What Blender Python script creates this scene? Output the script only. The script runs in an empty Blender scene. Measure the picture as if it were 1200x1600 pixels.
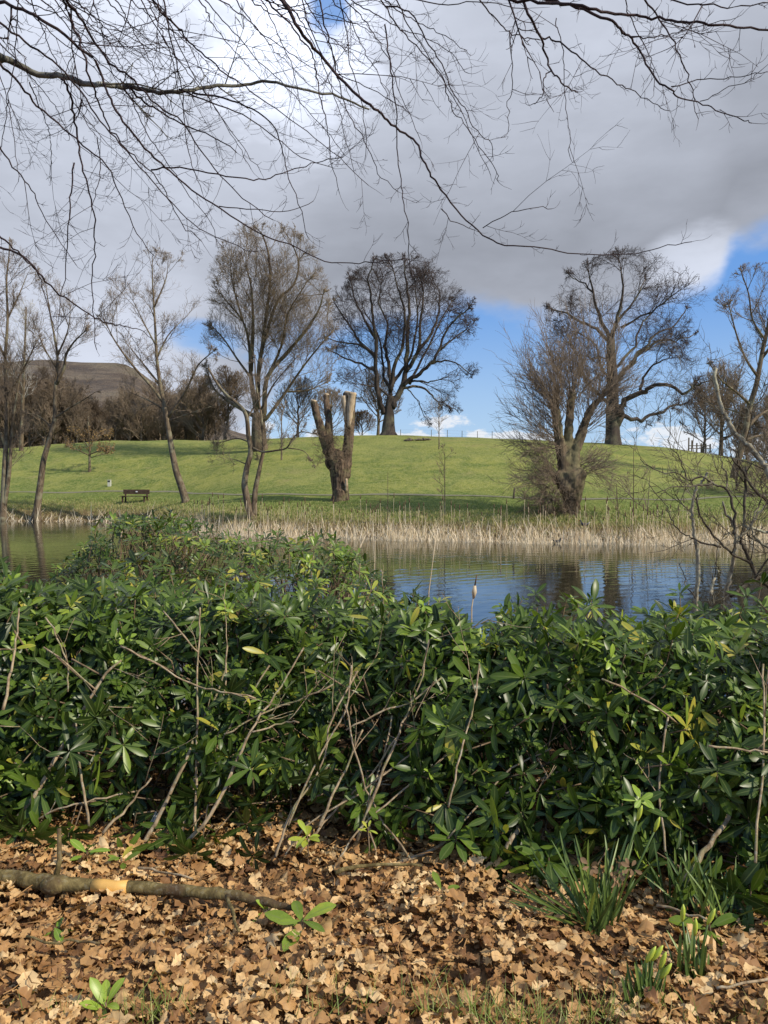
import bpy, math, random
import numpy as np
from mathutils import Vector, Matrix
random.seed(7); RNG = np.random.default_rng(11)
C = bpy.context.scene.collection
R = math.radians
# ------------------------------------------------------------------ camera
CAMZ = 2.8; F = 1200.0; PITCH = R(2.4)       # photo is 1200 x 1600
cam_d = bpy.data.cameras.new('camera'); cam = bpy.data.objects.new('camera', cam_d); C.objects.link(cam)
cam.location = (0, 0, CAMZ); cam.rotation_euler = (R(90) - PITCH, 0, 0)
cam_d.sensor_fit = 'VERTICAL'; cam_d.sensor_height = 36; cam_d.lens = 36 * F / 1600
cam_d.clip_start = 0.05; cam_d.clip_end = 6000
bpy.context.scene.camera = cam
def ray(px, py):
    a = (px - 600) / F; b = (800 - py) / F
    y = math.cos(PITCH) + b * math.sin(PITCH); z = -math.sin(PITCH) + b * math.cos(PITCH)
    return (a / y, z / y)                    # slopes x/y and z/y
def pt(px, py, D):
    u, v = ray(px, py); return (u * D, D, CAMZ + v * D)
# ------------------------------------------------------------------ light
SUN_EL = R(38); SUN_AZ = R(117)              # azimuth clockwise from +Y (the view direction)
sd = Vector((math.sin(SUN_AZ) * math.cos(SUN_EL), math.cos(SUN_AZ) * math.cos(SUN_EL), math.sin(SUN_EL)))
sl = bpy.data.lights.new('sun', 'SUN'); sl.energy = 5.0; sl.angle = R(0.53); sl.color = (1.0, 0.90, 0.74)
so = bpy.data.objects.new('sun', sl); C.objects.link(so); so.location = (30, 10, 40)
so.rotation_euler = sd.to_track_quat('Z', 'Y').to_euler()
sc = bpy.context.scene
sc.view_settings.view_transform = 'Standard'; sc.view_settings.look = 'None'; sc.view_settings.exposure = 0.0
sc.view_settings.gamma = 1.0
world = bpy.data.worlds.new('World'); sc.world = world; world.use_nodes = True

class NT:                                     # tiny node-building helper
    def __init__(s, tree): s.t = tree; s.n = tree.nodes; s.l = tree.links
    def new(s, typ, **kw):
        n = s.n.new(typ)
        for k, v in kw.items(): setattr(n, k, v)
        return n
    def put(s, sock, v):
        if isinstance(v, bpy.types.NodeSocket): s.l.new(v, sock)
        else:
            try: sock.default_value = v
            except Exception: sock.default_value = (v, v, v)
    def math(s, op, a, b=0.0, clamp=False):
        n = s.new('ShaderNodeMath', operation=op, use_clamp=clamp); s.put(n.inputs[0], a); s.put(n.inputs[1], b); return n.outputs[0]
    def mix(s, f, a, b, typ='MIX'):
        n = s.new('ShaderNodeMix', data_type='RGBA', blend_type=typ); s.put(n.inputs[0], f)
        s.put(n.inputs[6], a if not isinstance(a, tuple) else tuple(a) + (1,) * (4 - len(a)))
        s.put(n.inputs[7], b if not isinstance(b, tuple) else tuple(b) + (1,) * (4 - len(b))); return n.outputs[2]
    def ramp(s, f, stops, interp='LINEAR'):
        n = s.new('ShaderNodeValToRGB'); cr = n.color_ramp; cr.interpolation = interp
        while len(cr.elements) < len(stops): cr.elements.new(0.5)
        for e, (p, c) in zip(cr.elements, stops):
            e.position = p; e.color = (c, c, c, 1) if not isinstance(c, tuple) else tuple(c) + (1,)
        s.put(n.inputs[0], f); return n.outputs[0]
    def noise(s, vec, scale, detail=4, rough=0.5, dist=0.0):
        n = s.new('ShaderNodeTexNoise'); n.inputs['Scale'].default_value = scale; n.inputs['Detail'].default_value = detail
        n.inputs['Roughness'].default_value = rough; n.inputs['Distortion'].default_value = dist
        if vec is not None: s.l.new(vec, n.inputs['Vector'])
        return n.outputs['Fac']
    def maprange(s, v, a, b, c=0.0, d=1.0, smooth=True):
        n = s.new('ShaderNodeMapRange', interpolation_type='SMOOTHSTEP' if smooth else 'LINEAR')
        for i, q in enumerate((v, a, b, c, d)): s.put(n.inputs[i], q)
        return n.outputs[0]
    def mapping(s, vec, scale):
        n = s.new('ShaderNodeMapping'); n.inputs['Scale'].default_value = scale; s.l.new(vec, n.inputs['Vector']); return n.outputs[0]

def build_world():
    t = NT(world.node_tree); world.node_tree.nodes.clear()
    out = t.new('ShaderNodeOutputWorld'); bg = t.new('ShaderNodeBackground'); bg.inputs[1].default_value = 0.1
    t.l.new(bg.outputs[0], out.inputs[0])
    sky = t.new('ShaderNodeTexSky', sky_type='NISHITA'); sky.sun_disc = False
    sky.sun_elevation = SUN_EL; sky.sun_rotation = SUN_AZ; sky.altitude = 100; sky.air_density = 1.0; sky.dust_density = 0.4; sky.ozone_density = 1.5
    tc = t.new('ShaderNodeTexCoord').outputs['Generated']
    sx = t.new('ShaderNodeSeparateXYZ'); t.l.new(tc, sx.inputs[0]); X, Y, Z = sx.outputs
    az = t.math('ARCTAN2', X, Y); el = t.math('ARCSINE', Z)
    def ae(px, py):
        u, v = ray(px, py); return math.atan(u), math.atan(v / math.sqrt(1 + u * u))
    # lower edge of the big cloud against azimuth (blue sky shows below it)
    edge = [(-400, 760), (300, 760), (420, 640), (500, 545), (560, 505), (700, 497), (800, 497), (880, 505), (960, 510), (1040, 492), (1090, 478), (1125, 440), (1145, 395), (1200, 372), (1290, 340), (1500, 300)]
    st = []
    for px, py in edge:
        a, e = ae(px, py); st.append((min(1, max(0, (a + 0.8) / 1.6)), e / 0.8))
    b = t.math('MULTIPLY', t.ramp(t.math('DIVIDE', t.math('ADD', az, 0.8), 1.6), [(p, max(0, v)) for p, v in st]), 0.8)
    # color ramp clamps at zero: far left means cloud down to the horizon
    m = t.mapping(tc, (1, 1, 1.8))
    n1 = t.noise(m, 7.0, 6, 0.55); n2 = t.noise(m, 2.6, 5, 0.5, 0.3); n3 = t.noise(t.mapping(tc, (1, 1, 2.6)), 12.0, 5, 0.55)
    e2 = t.math('ADD', el, t.math('MULTIPLY', t.math('SUBTRACT', n1, 0.5), 0.11))
    mask = t.maprange(t.math('SUBTRACT', e2, b), -0.012, 0.03)
    def spot(px, py, ra, re, nz=0.5):
        a, e = ae(px, py)
        q = t.math('ADD', t.math('POWER', t.math('ABSOLUTE', t.math('DIVIDE', t.math('SUBTRACT', az, a), ra)), 2.0),
                   t.math('POWER', t.math('ABSOLUTE', t.math('DIVIDE', t.math('SUBTRACT', el, e), re)), 2.0))
        q = t.math('ADD', q, t.math('MULTIPLY', t.math('SUBTRACT', n3, 0.5), nz * 3))
        return t.maprange(q, 1.5, 0.0)
    hole = spot(512, 2, 0.026, 0.045, 1.2)
    mask = t.math('MULTIPLY', mask, t.math('SUBTRACT', 1.0, t.math('MULTIPLY', hole, 0.9)))
    mask = t.math('MULTIPLY', mask, t.math('SUBTRACT', 1.0, t.math('MULTIPLY', spot(318, 528, 0.05, 0.02, 0.9), 0.9)))
    mask = t.math('MULTIPLY', mask, t.math('SUBTRACT', 1.0, t.math('MULTIPLY', spot(480, 560, 0.08, 0.05, 0.9), 0.6)))
    mask = t.math('MULTIPLY', mask, t.maprange(t.math('ADD', Y, t.math('MULTIPLY', t.math('SUBTRACT', n2, 0.5), 1.2)), -0.25, 0.25, 0.25, 1.0))   # broken cloud behind the camera, where the sun is
    # thick base dark, thinner top bright
    body = t.ramp(t.math('DIVIDE', t.math('SUBTRACT', el, b), 0.6), [(0, 4.8/8), (0.04, 3.6/8), (0.13, 3.05/8), (0.27, 3.75/8), (0.45, 4.8/8), (0.7, 5.6/8), (1, 5.6/8)])
    body = t.math('MULTIPLY', body, 8.0)
    body = t.math('MULTIPLY', body, t.math('ADD', 0.53, t.math('ADD', t.math('MULTIPLY', n2, 0.60), t.math('MULTIPLY', n3, 0.34))))
    left = t.maprange(az, -0.10, -0.36)                       # lighter low cloud on the left
    low = t.maprange(el, 0.30, 0.14)
    body = t.math('ADD', body, t.math('MULTIPLY', t.math('MULTIPLY', left, low), 2.2))
    wisp = t.math('MULTIPLY', t.maprange(t.noise(t.mapping(tc, (1, 1, 1.5)), 5.0, 7, 0.62, 0.8), 0.50, 0.68), t.math('MULTIPLY', t.maprange(el, 0.36, 0.52), t.maprange(az, 0.12, -0.12)))
    body = t.math('ADD', body, t.math('MULTIPLY', wisp, 1.8))
    g1 = spot(460, 75, 0.10, 0.12, 1.0); g2 = spot(300, -30, 0.30, 0.12, 0.8); g3 = spot(1090, 420, 0.06, 0.05, 0.8)
    body = t.math('ADD', body, t.math('MULTIPLY', g1, 3.0)); body = t.math('ADD', body, t.math('MULTIPLY', g2, 1.8)); body = t.math('ADD', body, t.math('MULTIPLY', g3, 2.8))
    comb = t.new('ShaderNodeCombineColor'); 
    t.l.new(t.math('MULTIPLY', body, 1.12), comb.inputs[0]); t.l.new(t.math('MULTIPLY', body, 1.20), comb.inputs[1]); t.l.new(t.math('MULTIPLY', body, 1.40), comb.inputs[2])
    blue = t.mix(1.0, sky.outputs[0], (1.0, 1.12, 1.25), 'MULTIPLY')
    blue = t.mix(t.maprange(el, 0.30, 0.05, 0.75, 0.75), blue, t.mix(t.maprange(el, 0.04, 0.26), (4.3, 6.3, 9.2), (1.5, 3.7, 8.4)))
    # bright fair-weather cumulus along the horizon
    n4 = t.noise(t.mapping(tc, (1, 1, 2.2)), 9.0, 6, 0.6)
    cu = t.maprange(t.math('SUBTRACT', t.math('ADD', n4, t.maprange(el, 0.045, 0.13, 0.13, -0.42, False)), 0.55), 0.0, 0.06)
    c = t.mix(t.math('MULTIPLY', cu, 0.9), blue, (8.6, 8.9, 9.4))
    c = t.mix(mask, c, comb.outputs[0])
    t.l.new(c, bg.inputs[0])
build_world()

# ------------------------------------------------------------------ materials
MATS = {}
def mat(name):
    m = bpy.data.materials.new(name); m.use_nodes = True; t = NT(m.node_tree); bs = t.n['Principled BSDF']; MATS[name] = m
    return m, t, bs
def obj_co(t): return t.new('ShaderNodeTexCoord').outputs['Object']
def bump(t, bs, h, strength=0.5, dist=0.02):
    b = t.new('ShaderNodeBump'); b.inputs['Strength'].default_value = strength; b.inputs['Distance'].default_value = dist
    t.l.new(h, b.inputs['Height']); t.l.new(b.outputs[0], bs.inputs['Normal'])
def bark(name, c1, c2, c3=None, scale=6.0, stretch=0.25, bdist=0.03, spots=0.0):
    m, t, bs = mat(name); co = t.new('ShaderNodeNewGeometry').outputs['Position']; st = t.mapping(co, (1, 1, stretch))
    n = t.noise(st, scale, 6, 0.65, 0.4); n2 = t.noise(co, scale * 0.25, 4, 0.6)
    c = t.mix(t.maprange(n, 0.35, 0.65), c1, c2)
    if c3: c = t.mix(t.maprange(n2, 0.50, 0.66), c, c3)
    if spots:
        n5 = t.noise(co, scale * 2.5, 3, 0.5); c = t.mix(t.math('MULTIPLY', t.maprange(n5, 0.56, 0.62), spots), c, (0.34, 0.34, 0.27))
    t.l.new(c, bs.inputs['Base Color']); bs.inputs['Roughness'].default_value = 0.9; bs.inputs['Specular IOR Level'].default_value = 0.15
    bump(t, bs, n, 0.9, bdist); return m
bark('oak_bark', (0.035, 0.028, 0.024), (0.095, 0.075, 0.062), (0.13, 0.12, 0.08), 1.6, 0.2, 0.12)
bark('oak_twigs', (0.045, 0.036, 0.034), (0.095, 0.074, 0.068), None, 1.0, 1)
bark('willow_bark', (0.055, 0.042, 0.027), (0.165, 0.125, 0.08), (0.17, 0.15, 0.08), 3.0, 0.2, 0.08)
bark('willow_twigs', (0.14, 0.105, 0.07), (0.25, 0.195, 0.13), None, 1.0, 1)
bark('slim_bark', (0.075, 0.055, 0.036), (0.19, 0.145, 0.095), (0.22, 0.20, 0.13), 6.0, 0.3, 0.04)
bark('slim_twigs', (0.15, 0.115, 0.08), (0.27, 0.21, 0.15), None, 2.0, 1)
bark('wood_twigs', (0.085, 0.062, 0.042), (0.17, 0.125, 0.085), (0.22, 0.17, 0.12), 0.12, 1)
bark('wood_bark', (0.07, 0.055, 0.04), (0.15, 0.12, 0.09), None, 2.0, 0.3)
bark('birch_bark', (0.30, 0.28, 0.25), (0.62, 0.60, 0.55), (0.12, 0.10, 0.09), 5.0, 1.6)
bark('pollard_bark', (0.040, 0.028, 0.020), (0.19, 0.135, 0.09), (0.15, 0.13, 0.07), 9.0, 0.13, 0.10)
bark('beech_bark', (0.05, 0.047, 0.038), (0.17, 0.165, 0.13), (0.30, 0.30, 0.26), 9.0, 0.9, 0.01)
bark('beech_twigs', (0.030, 0.020, 0.022), (0.060, 0.040, 0.040), None, 9.0, 1)
bark('lichen_bark', (0.15, 0.125, 0.08), (0.38, 0.34, 0.24), (0.42, 0.42, 0.30), 14.0, 0.7, 0.012, 0.8)
bark('dark_alder', (0.045, 0.035, 0.025), (0.13, 0.11, 0.08), (0.22, 0.20, 0.14), 12.0, 0.6, 0.01)
bark('shrub_stem', (0.17, 0.12, 0.07), (0.42, 0.32, 0.20), (0.22, 0.20, 0.10), 30.0, 0.5, 0.006, 0.5)
bark('shrub_wood', (0.10, 0.07, 0.04), (0.22, 0.16, 0.10), None, 22.0, 0.4, 0.004)
bark('mossy_log', (0.080, 0.060, 0.024), (0.22, 0.17, 0.070), (0.085, 0.055, 0.030), 26.0, 0.6, 0.010, 0.15)
bark('bench_wood', (0.055, 0.034, 0.024), (0.10, 0.062, 0.045), None, 9.0, 1)
bark('post_wood', (0.10, 0.08, 0.06), (0.19, 0.16, 0.12), None, 9.0, 0.3)
def cutwood():
    m, t, bs = mat('cut_wood'); co = t.new('ShaderNodeNewGeometry').outputs['Position']
    n = t.noise(t.mapping(co, (1, 1, 0.12)), 16.0, 6, 0.65)
    c = t.ramp(n, [(0.32, (0.20, 0.13, 0.07)), (0.48, (0.44, 0.33, 0.20)), (0.68, (0.62, 0.52, 0.37))]); t.l.new(c, bs.inputs['Base Color'])
    bs.inputs['Roughness'].default_value = 0.8; bump(t, bs, n, 0.8, 0.03)
cutwood()
def simple(name, col, rough=0.6, noise=0.15, metal=0.0):
    m, t, bs = mat(name); n = t.noise(obj_co(t), 30.0, 4)
    c = t.mix(n, tuple(v * (1 - noise) for v in col), tuple(min(1, v * (1 + noise)) for v in col)); t.l.new(c, bs.inputs['Base Color'])
    bs.inputs['Roughness'].default_value = rough; bs.inputs['Metallic'].default_value = metal
simple('peeled_wood', (0.66, 0.38, 0.10), 0.55, 0.12); simple('plaque', (0.75, 0.73, 0.68), 0.35); simple('pale_marker', (0.52, 0.52, 0.43), 0.6)
simple('black_paint', (0.03, 0.03, 0.03), 0.5); simple('paper', (0.86, 0.88, 0.9), 0.6, 0.04); simple('bird_black', (0.018, 0.018, 0.02), 0.6)
simple('bill_red', (0.55, 0.06, 0.03), 0.4); simple('bud_green', (0.42, 0.50, 0.06), 0.45); simple('flank_pale', (0.5, 0.47, 0.42), 0.7); simple('wire', (0.2, 0.2, 0.2), 0.5)
def foliage(name, ramp_stops, rough=0.38, trans=0.25, rib=(0.0, 0.0, 0.0), ribf=0.0, spec=0.5):
    m, t, bs = mat(name); a = t.new('ShaderNodeAttribute', attribute_name='tint'); co = t.new('ShaderNodeNewGeometry').outputs['Position']
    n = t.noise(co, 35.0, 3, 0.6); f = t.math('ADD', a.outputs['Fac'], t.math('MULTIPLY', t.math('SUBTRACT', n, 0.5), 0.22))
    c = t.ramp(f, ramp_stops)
    if ribf:
        r = t.new('ShaderNodeAttribute', attribute_name='rib'); c = t.mix(t.maprange(r.outputs['Fac'], 0.82, 0.97, 0.0, ribf), c, rib)
    t.l.new(c, bs.inputs['Base Color']); bs.inputs['Roughness'].default_value = rough; bs.inputs['Specular IOR Level'].default_value = spec
    if trans:
        tr = t.new('ShaderNodeBsdfTranslucent'); t.l.new(t.mix(1.0, c, (1.5, 1.5, 0.7), 'MULTIPLY'), tr.inputs[0])
        ms = t.new('ShaderNodeMixShader'); ms.inputs[0].default_value = trans; t.l.new(bs.outputs[0], ms.inputs[1]); t.l.new(tr.outputs[0], ms.inputs[2])
        t.l.new(ms.outputs[0], t.n['Material Output'].inputs[0])
    return m
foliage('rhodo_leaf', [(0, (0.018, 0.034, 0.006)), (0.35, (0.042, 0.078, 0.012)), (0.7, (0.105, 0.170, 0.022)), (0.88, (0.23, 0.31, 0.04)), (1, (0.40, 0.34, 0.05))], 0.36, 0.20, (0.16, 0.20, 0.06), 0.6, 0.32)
foliage('rhodo_young', [(0, (0.16, 0.28, 0.03)), (0.6, (0.30, 0.42, 0.05)), (1, (0.52, 0.52, 0.06))], 0.38, 0.3, (0.45, 0.5, 0.15), 0.5)
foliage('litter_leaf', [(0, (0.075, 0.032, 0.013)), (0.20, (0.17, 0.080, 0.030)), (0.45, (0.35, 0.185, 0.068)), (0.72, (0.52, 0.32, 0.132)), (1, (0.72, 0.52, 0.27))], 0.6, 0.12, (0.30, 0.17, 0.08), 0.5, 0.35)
foliage('brown_leaf', [(0, (0.16, 0.09, 0.03)), (1, (0.34, 0.22, 0.08))], 0.7, 0.2)
foliage('reed', [(0, (0.34, 0.23, 0.13)), (0.4, (0.60, 0.48, 0.31)), (1, (0.82, 0.72, 0.55))], 0.7, 0.15)
foliage('rough_grass', [(0, (0.40, 0.30, 0.17)), (0.45, (0.36, 0.32, 0.13)), (1, (0.22, 0.28, 0.07))], 0.7, 0.2)
foliage('green_blade', [(0, (0.13, 0.20, 0.035)), (0.6, (0.26, 0.34, 0.08)), (1, (0.58, 0.50, 0.25))], 0.5, 0.25)
foliage('daffodil_leaf', [(0, (0.045, 0.085, 0.022)), (0.5, (0.095, 0.155, 0.035)), (1, (0.19, 0.26, 0.055))], 0.42, 0.2)
foliage('dry_petal', [(0, (0.20, 0.12, 0.06)), (1, (0.36, 0.23, 0.13))], 0.8, 0.2)
foliage('cattail_head', [(0, (0.07, 0.04, 0.02)), (1, (0.14, 0.08, 0.045))], 0.9, 0.0)

def ground_mat():
    m, t, bs = mat('ground'); p = t.new('ShaderNodeNewGeometry').outputs['Position']; s = t.new('ShaderNodeSeparateXYZ'); t.l.new(p, s.inputs[0]); Y = s.outputs[1]; Z = s.outputs[2]
    big = t.noise(p, 0.07, 5, 0.6, 0.5); mid = t.noise(t.mapping(p, (0.7, 0.45, 1)), 0.6, 7, 0.78, 0.6); fine = t.noise(t.mapping(p, (1, 0.5, 1)), 5.0, 5, 0.75)
    g = t.mix(t.maprange(mid, 0.36, 0.64), (0.095, 0.140, 0.028), (0.245, 0.255, 0.058))
    g = t.mix(t.math('MULTIPLY', t.maprange(big, 0.42, 0.66), 0.55), g, (0.215, 0.235, 0.070))
    g = t.mix(t.math('MULTIPLY', t.maprange(fine, 0.42, 0.68), 0.6), g, (0.30, 0.29, 0.12))
    g = t.mix(t.math('MULTIPLY', t.maprange(fine, 0.46, 0.33), 0.5), g, (0.055, 0.088, 0.018))
    worn = t.maprange(t.noise(t.mapping(p, (0.8, 0.5, 1)), 0.23, 6, 0.7, 1.2), 0.56, 0.72)
    g = t.mix(t.math('MULTIPLY', worn, 0.55), g, (0.26, 0.215, 0.10))
    # lush damp strip beside the footpath and on the bank
    wet = t.maprange(t.math('ADD', Z, t.math('MULTIPLY', mid, 2.2)), 3.9, 2.7)
    g = t.mix(t.math('MULTIPLY', wet, 0.6), g, t.mix(t.maprange(fine, 0.4, 0.62), (0.060, 0.105, 0.018), (0.15, 0.19, 0.05)))
    bank = t.maprange(t.math('ADD', Z, t.math('MULTIPLY', fine, 0.8)), 1.45, 0.9)
    g = t.mix(bank, g, t.mix(t.noise(p, 2.2, 6, 0.7), (0.045, 0.032, 0.018), (0.24, 0.17, 0.08)))
    soil = t.mix(t.noise(p, 14.0, 6, 0.7), (0.07, 0.038, 0.018), (0.24, 0.14, 0.065))
    c = t.mix(t.maprange(Y, 22, 20), g, soil)
    t.l.new(c, bs.inputs['Base Color']); bs.inputs['Roughness'].default_value = 0.95; bs.inputs['Specular IOR Level'].default_value = 0.1
    bump(t, bs, t.math('ADD', fine, mid), 0.8, 0.12)
ground_mat()
def water_mat():
    m, t, bs = mat('water'); p = t.new('ShaderNodeNewGeometry').outputs['Position']
    a = t.noise(t.mapping(p, (0.55, 1.0, 1)), 3.1, 3, 0.55, 0.6); b = t.noise(t.mapping(p, (0.8, 1.2, 1)), 0.9, 2, 0.5)
    w = t.new('ShaderNodeTexWave', wave_type='RINGS', rings_direction='SPHERICAL'); mp = t.new('ShaderNodeMapping'); mp.inputs['Location'].default_value = (-14, -6, 0)
    t.l.new(p, mp.inputs['Vector']); t.l.new(mp.outputs[0], w.inputs['Vector']); w.inputs['Scale'].default_value = 0.55; w.inputs['Distortion'].default_value = 3.5; w.inputs['Detail'].default_value = 2; w.inputs['Detail Scale'].default_value = 1.2
    h = t.math('ADD', t.math('MULTIPLY', a, 0.7), t.math('ADD', t.math('MULTIPLY', b, 0.5), t.math('MULTIPLY', w.outputs['Fac'], 0.22)))
    h = t.math('MULTIPLY', h, t.maprange(t.noise(t.mapping(p, (0.5, 1.4, 1)), 0.16, 3, 0.6), 0.36, 0.62, 0.45, 1.35))
    bs.inputs['Base Color'].default_value = (0.014, 0.015, 0.007, 1); bs.inputs['Roughness'].default_value = 0.04; bs.inputs['IOR'].default_value = 1.45; bs.inputs['Specular IOR Level'].default_value = 1.0
    bump(t, bs, h, 0.32, 0.023)
water_mat()
def hill_mat():
    m, t, bs = mat('moorland'); p = t.new('ShaderNodeNewGeometry').outputs['Position']
    n = t.noise(t.mapping(p, (0.6, 1, 2.6)), 0.022, 7, 0.68, 0.5); n2 = t.noise(p, 0.11, 5, 0.7)
    c = t.ramp(n, [(0.32, (0.040, 0.029, 0.021)), (0.46, (0.085, 0.060, 0.041)), (0.56, (0.150, 0.115, 0.075)), (0.68, (0.105, 0.090, 0.052))])
    c = t.mix(t.math('MULTIPLY', t.maprange(n2, 0.5, 0.68), 0.6), c, (0.055, 0.048, 0.042)); t.l.new(c, bs.inputs['Base Color']); bs.inputs['Roughness'].default_value = 1; bump(t, bs, n2, 1.0, 6.0)
hill_mat()
def path_mat():
    m, t, bs = mat('path'); p = t.new('ShaderNodeNewGeometry').outputs['Position']; n = t.noise(p, 3.0, 6, 0.7)
    c = t.mix(n, (0.12, 0.115, 0.065), (0.20, 0.19, 0.115)); t.l.new(c, bs.inputs['Base Color']); bs.inputs['Roughness'].default_value = 0.95
path_mat()

# ------------------------------------------------------------------ mesh helpers
class MB:
    def __init__(s): s.v = []; s.q = []; s.t = []; s.tint = []; s.rib = []; s.n = 0; s.pl = {}
    def add(s, v, q=None, t=None, tint=0.5, rib=None):
        v = np.asarray(v, dtype=np.float64).reshape(-1, 3); k = len(v); s.v.append(v)
        if q is not None and len(q): s.q.append(np.asarray(q, dtype=np.int64).reshape(-1, 4) + s.n)
        if t is not None and len(t): s.t.append(np.asarray(t, dtype=np.int64).reshape(-1, 3) + s.n)
        s.tint.append(np.broadcast_to(np.asarray(tint, dtype=np.float64), (k,)).copy()); s.rib.append(np.zeros(k) if rib is None else np.asarray(rib, dtype=np.float64).reshape(-1)); s.n += k
    def line(s, pts, rad, sides=3): s.pl.setdefault((len(pts), sides), []).append((pts, rad))
    def flush(s):
        for (n, sides), L in s.pl.items():
            P = np.array([a for a, _ in L], dtype=np.float64); Rr = np.array([b for _, b in L], dtype=np.float64); N = len(P)
            T = np.empty_like(P); T[:, 1:-1] = P[:, 2:] - P[:, :-2]; T[:, 0] = P[:, 1] - P[:, 0]; T[:, -1] = P[:, -1] - P[:, -2]
            T /= np.linalg.norm(T, axis=2, keepdims=True) + 1e-9
            ov = np.abs(P[:, -1] - P[:, 0]); ref = np.eye(3)[np.argmin(ov, axis=1)][:, None, :]
            U = ref - (T * ref).sum(2, keepdims=True) * T; U /= np.linalg.norm(U, axis=2, keepdims=True) + 1e-9; V = np.cross(T, U)
            ang = np.arange(sides) * 2 * math.pi / sides
            ring = P[:, :, None, :] + Rr[:, :, None, None] * (np.cos(ang)[None, None, :, None] * U[:, :, None, :] + np.sin(ang)[None, None, :, None] * V[:, :, None, :])
            i = np.arange(n - 1)[:, None] * sides; j = np.arange(sides)[None, :]; j2 = (j + 1) % sides
            f = np.stack([i + j, i + j2, i + sides + j2, i + sides + j], axis=-1).reshape(-1, 4)
            Fq = (f[None] + (np.arange(N) * n * sides)[:, None, None]).reshape(-1, 4)
            tt = []
            if sides > 3 or True:       # close the ends
                e = (n - 1) * sides
                for k in range(1, sides - 1): tt.append((e, e + k, e + k + 1)); tt.append((0, k + 1, k))
            tt = (np.array(tt)[None] + (np.arange(N) * n * sides)[:, None, None]).reshape(-1, 3)
            s.add(ring.reshape(-1, 3), Fq, tt)
        s.pl = {}
    def box(s, c, size, rot=None, bev=0.0):
        x, y, z = (q / 2 for q in size); v = np.array([(a * x, b * y, d * z) for a in (-1, 1) for b in (-1, 1) for d in (-1, 1)])
        if rot is not None: v = v @ np.array(rot.to_3x3()).T
        s.add(v + np.array(c), [(0, 1, 3, 2), (4, 6, 7, 5), (0, 4, 5, 1), (2, 3, 7, 6), (0, 2, 6, 4), (1, 5, 7, 3)])
    def build(s, name, m, parent=None, origin=(0, 0, 0), smooth=True, attrs=True):
        s.flush(); V = np.concatenate(s.v) - np.array(origin); q = np.concatenate(s.q) if s.q else np.zeros((0, 4), int); t = np.concatenate(s.t) if s.t else np.zeros((0, 3), int)
        me = bpy.data.meshes.new(name); me.vertices.add(len(V)); me.vertices.foreach_set('co', V.ravel())
        lo = np.concatenate([q.ravel(), t.ravel()]); me.loops.add(len(lo)); me.loops.foreach_set('vertex_index', lo)
        npoly = len(q) + len(t); me.polygons.add(npoly)
        st = np.concatenate([np.arange(len(q)) * 4, len(q) * 4 + np.arange(len(t)) * 3]); me.polygons.foreach_set('loop_start', st)
        me.polygons.foreach_set('loop_total', np.concatenate([np.full(len(q), 4), np.full(len(t), 3)]))
        me.polygons.foreach_set('use_smooth', np.full(npoly, smooth)); me.update(calc_edges=True)
        if attrs:
            a = me.attributes.new('tint', 'FLOAT', 'POINT'); a.data.foreach_set('value', np.concatenate(s.tint)); a = me.attributes.new('rib', 'FLOAT', 'POINT'); a.data.foreach_set('value', np.concatenate(s.rib))
        me.materials.append(MATS[m] if isinstance(m, str) else m); me.validate()
        o = bpy.data.objects.new(name, me); C.objects.link(o); o.parent = parent
        if parent is None: o.location = origin
        return o
def tag(o, label=None, cat=None, group=None, kind=None):
    if label: o['label'] = label
    if cat: o['category'] = cat
    if group: o['group'] = group
    if kind: o['kind'] = kind
    return o
def thing(name, loc, label, cat, group=None):
    o = bpy.data.objects.new(name, None); C.objects.link(o); o.location = loc; o.empty_display_size = 0.2; return tag(o, label, cat, group)
def cr(pts, k=3):                                  # Catmull-Rom subdivision, any dimension
    P = [np.array(p, float) for p in pts]
    if len(P) < 3: k = max(k, 2)
    Q = [2 * P[0] - P[1]] + P + [2 * P[-1] - P[-2]]; out = []
    for i in range(1, len(Q) - 2):
        a, b, c, d = Q[i - 1:i + 3]
        for j in range(k):
            t = j / k; out.append(0.5 * ((2 * b) + (c - a) * t + (2 * a - 5 * b + 4 * c - d) * t * t + (3 * b - a - 3 * c + d) * t ** 3))
    out.append(P[-1]); return out
def unit(v): v = np.asarray(v, float); return v / (np.linalg.norm(v) + 1e-9)

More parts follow.
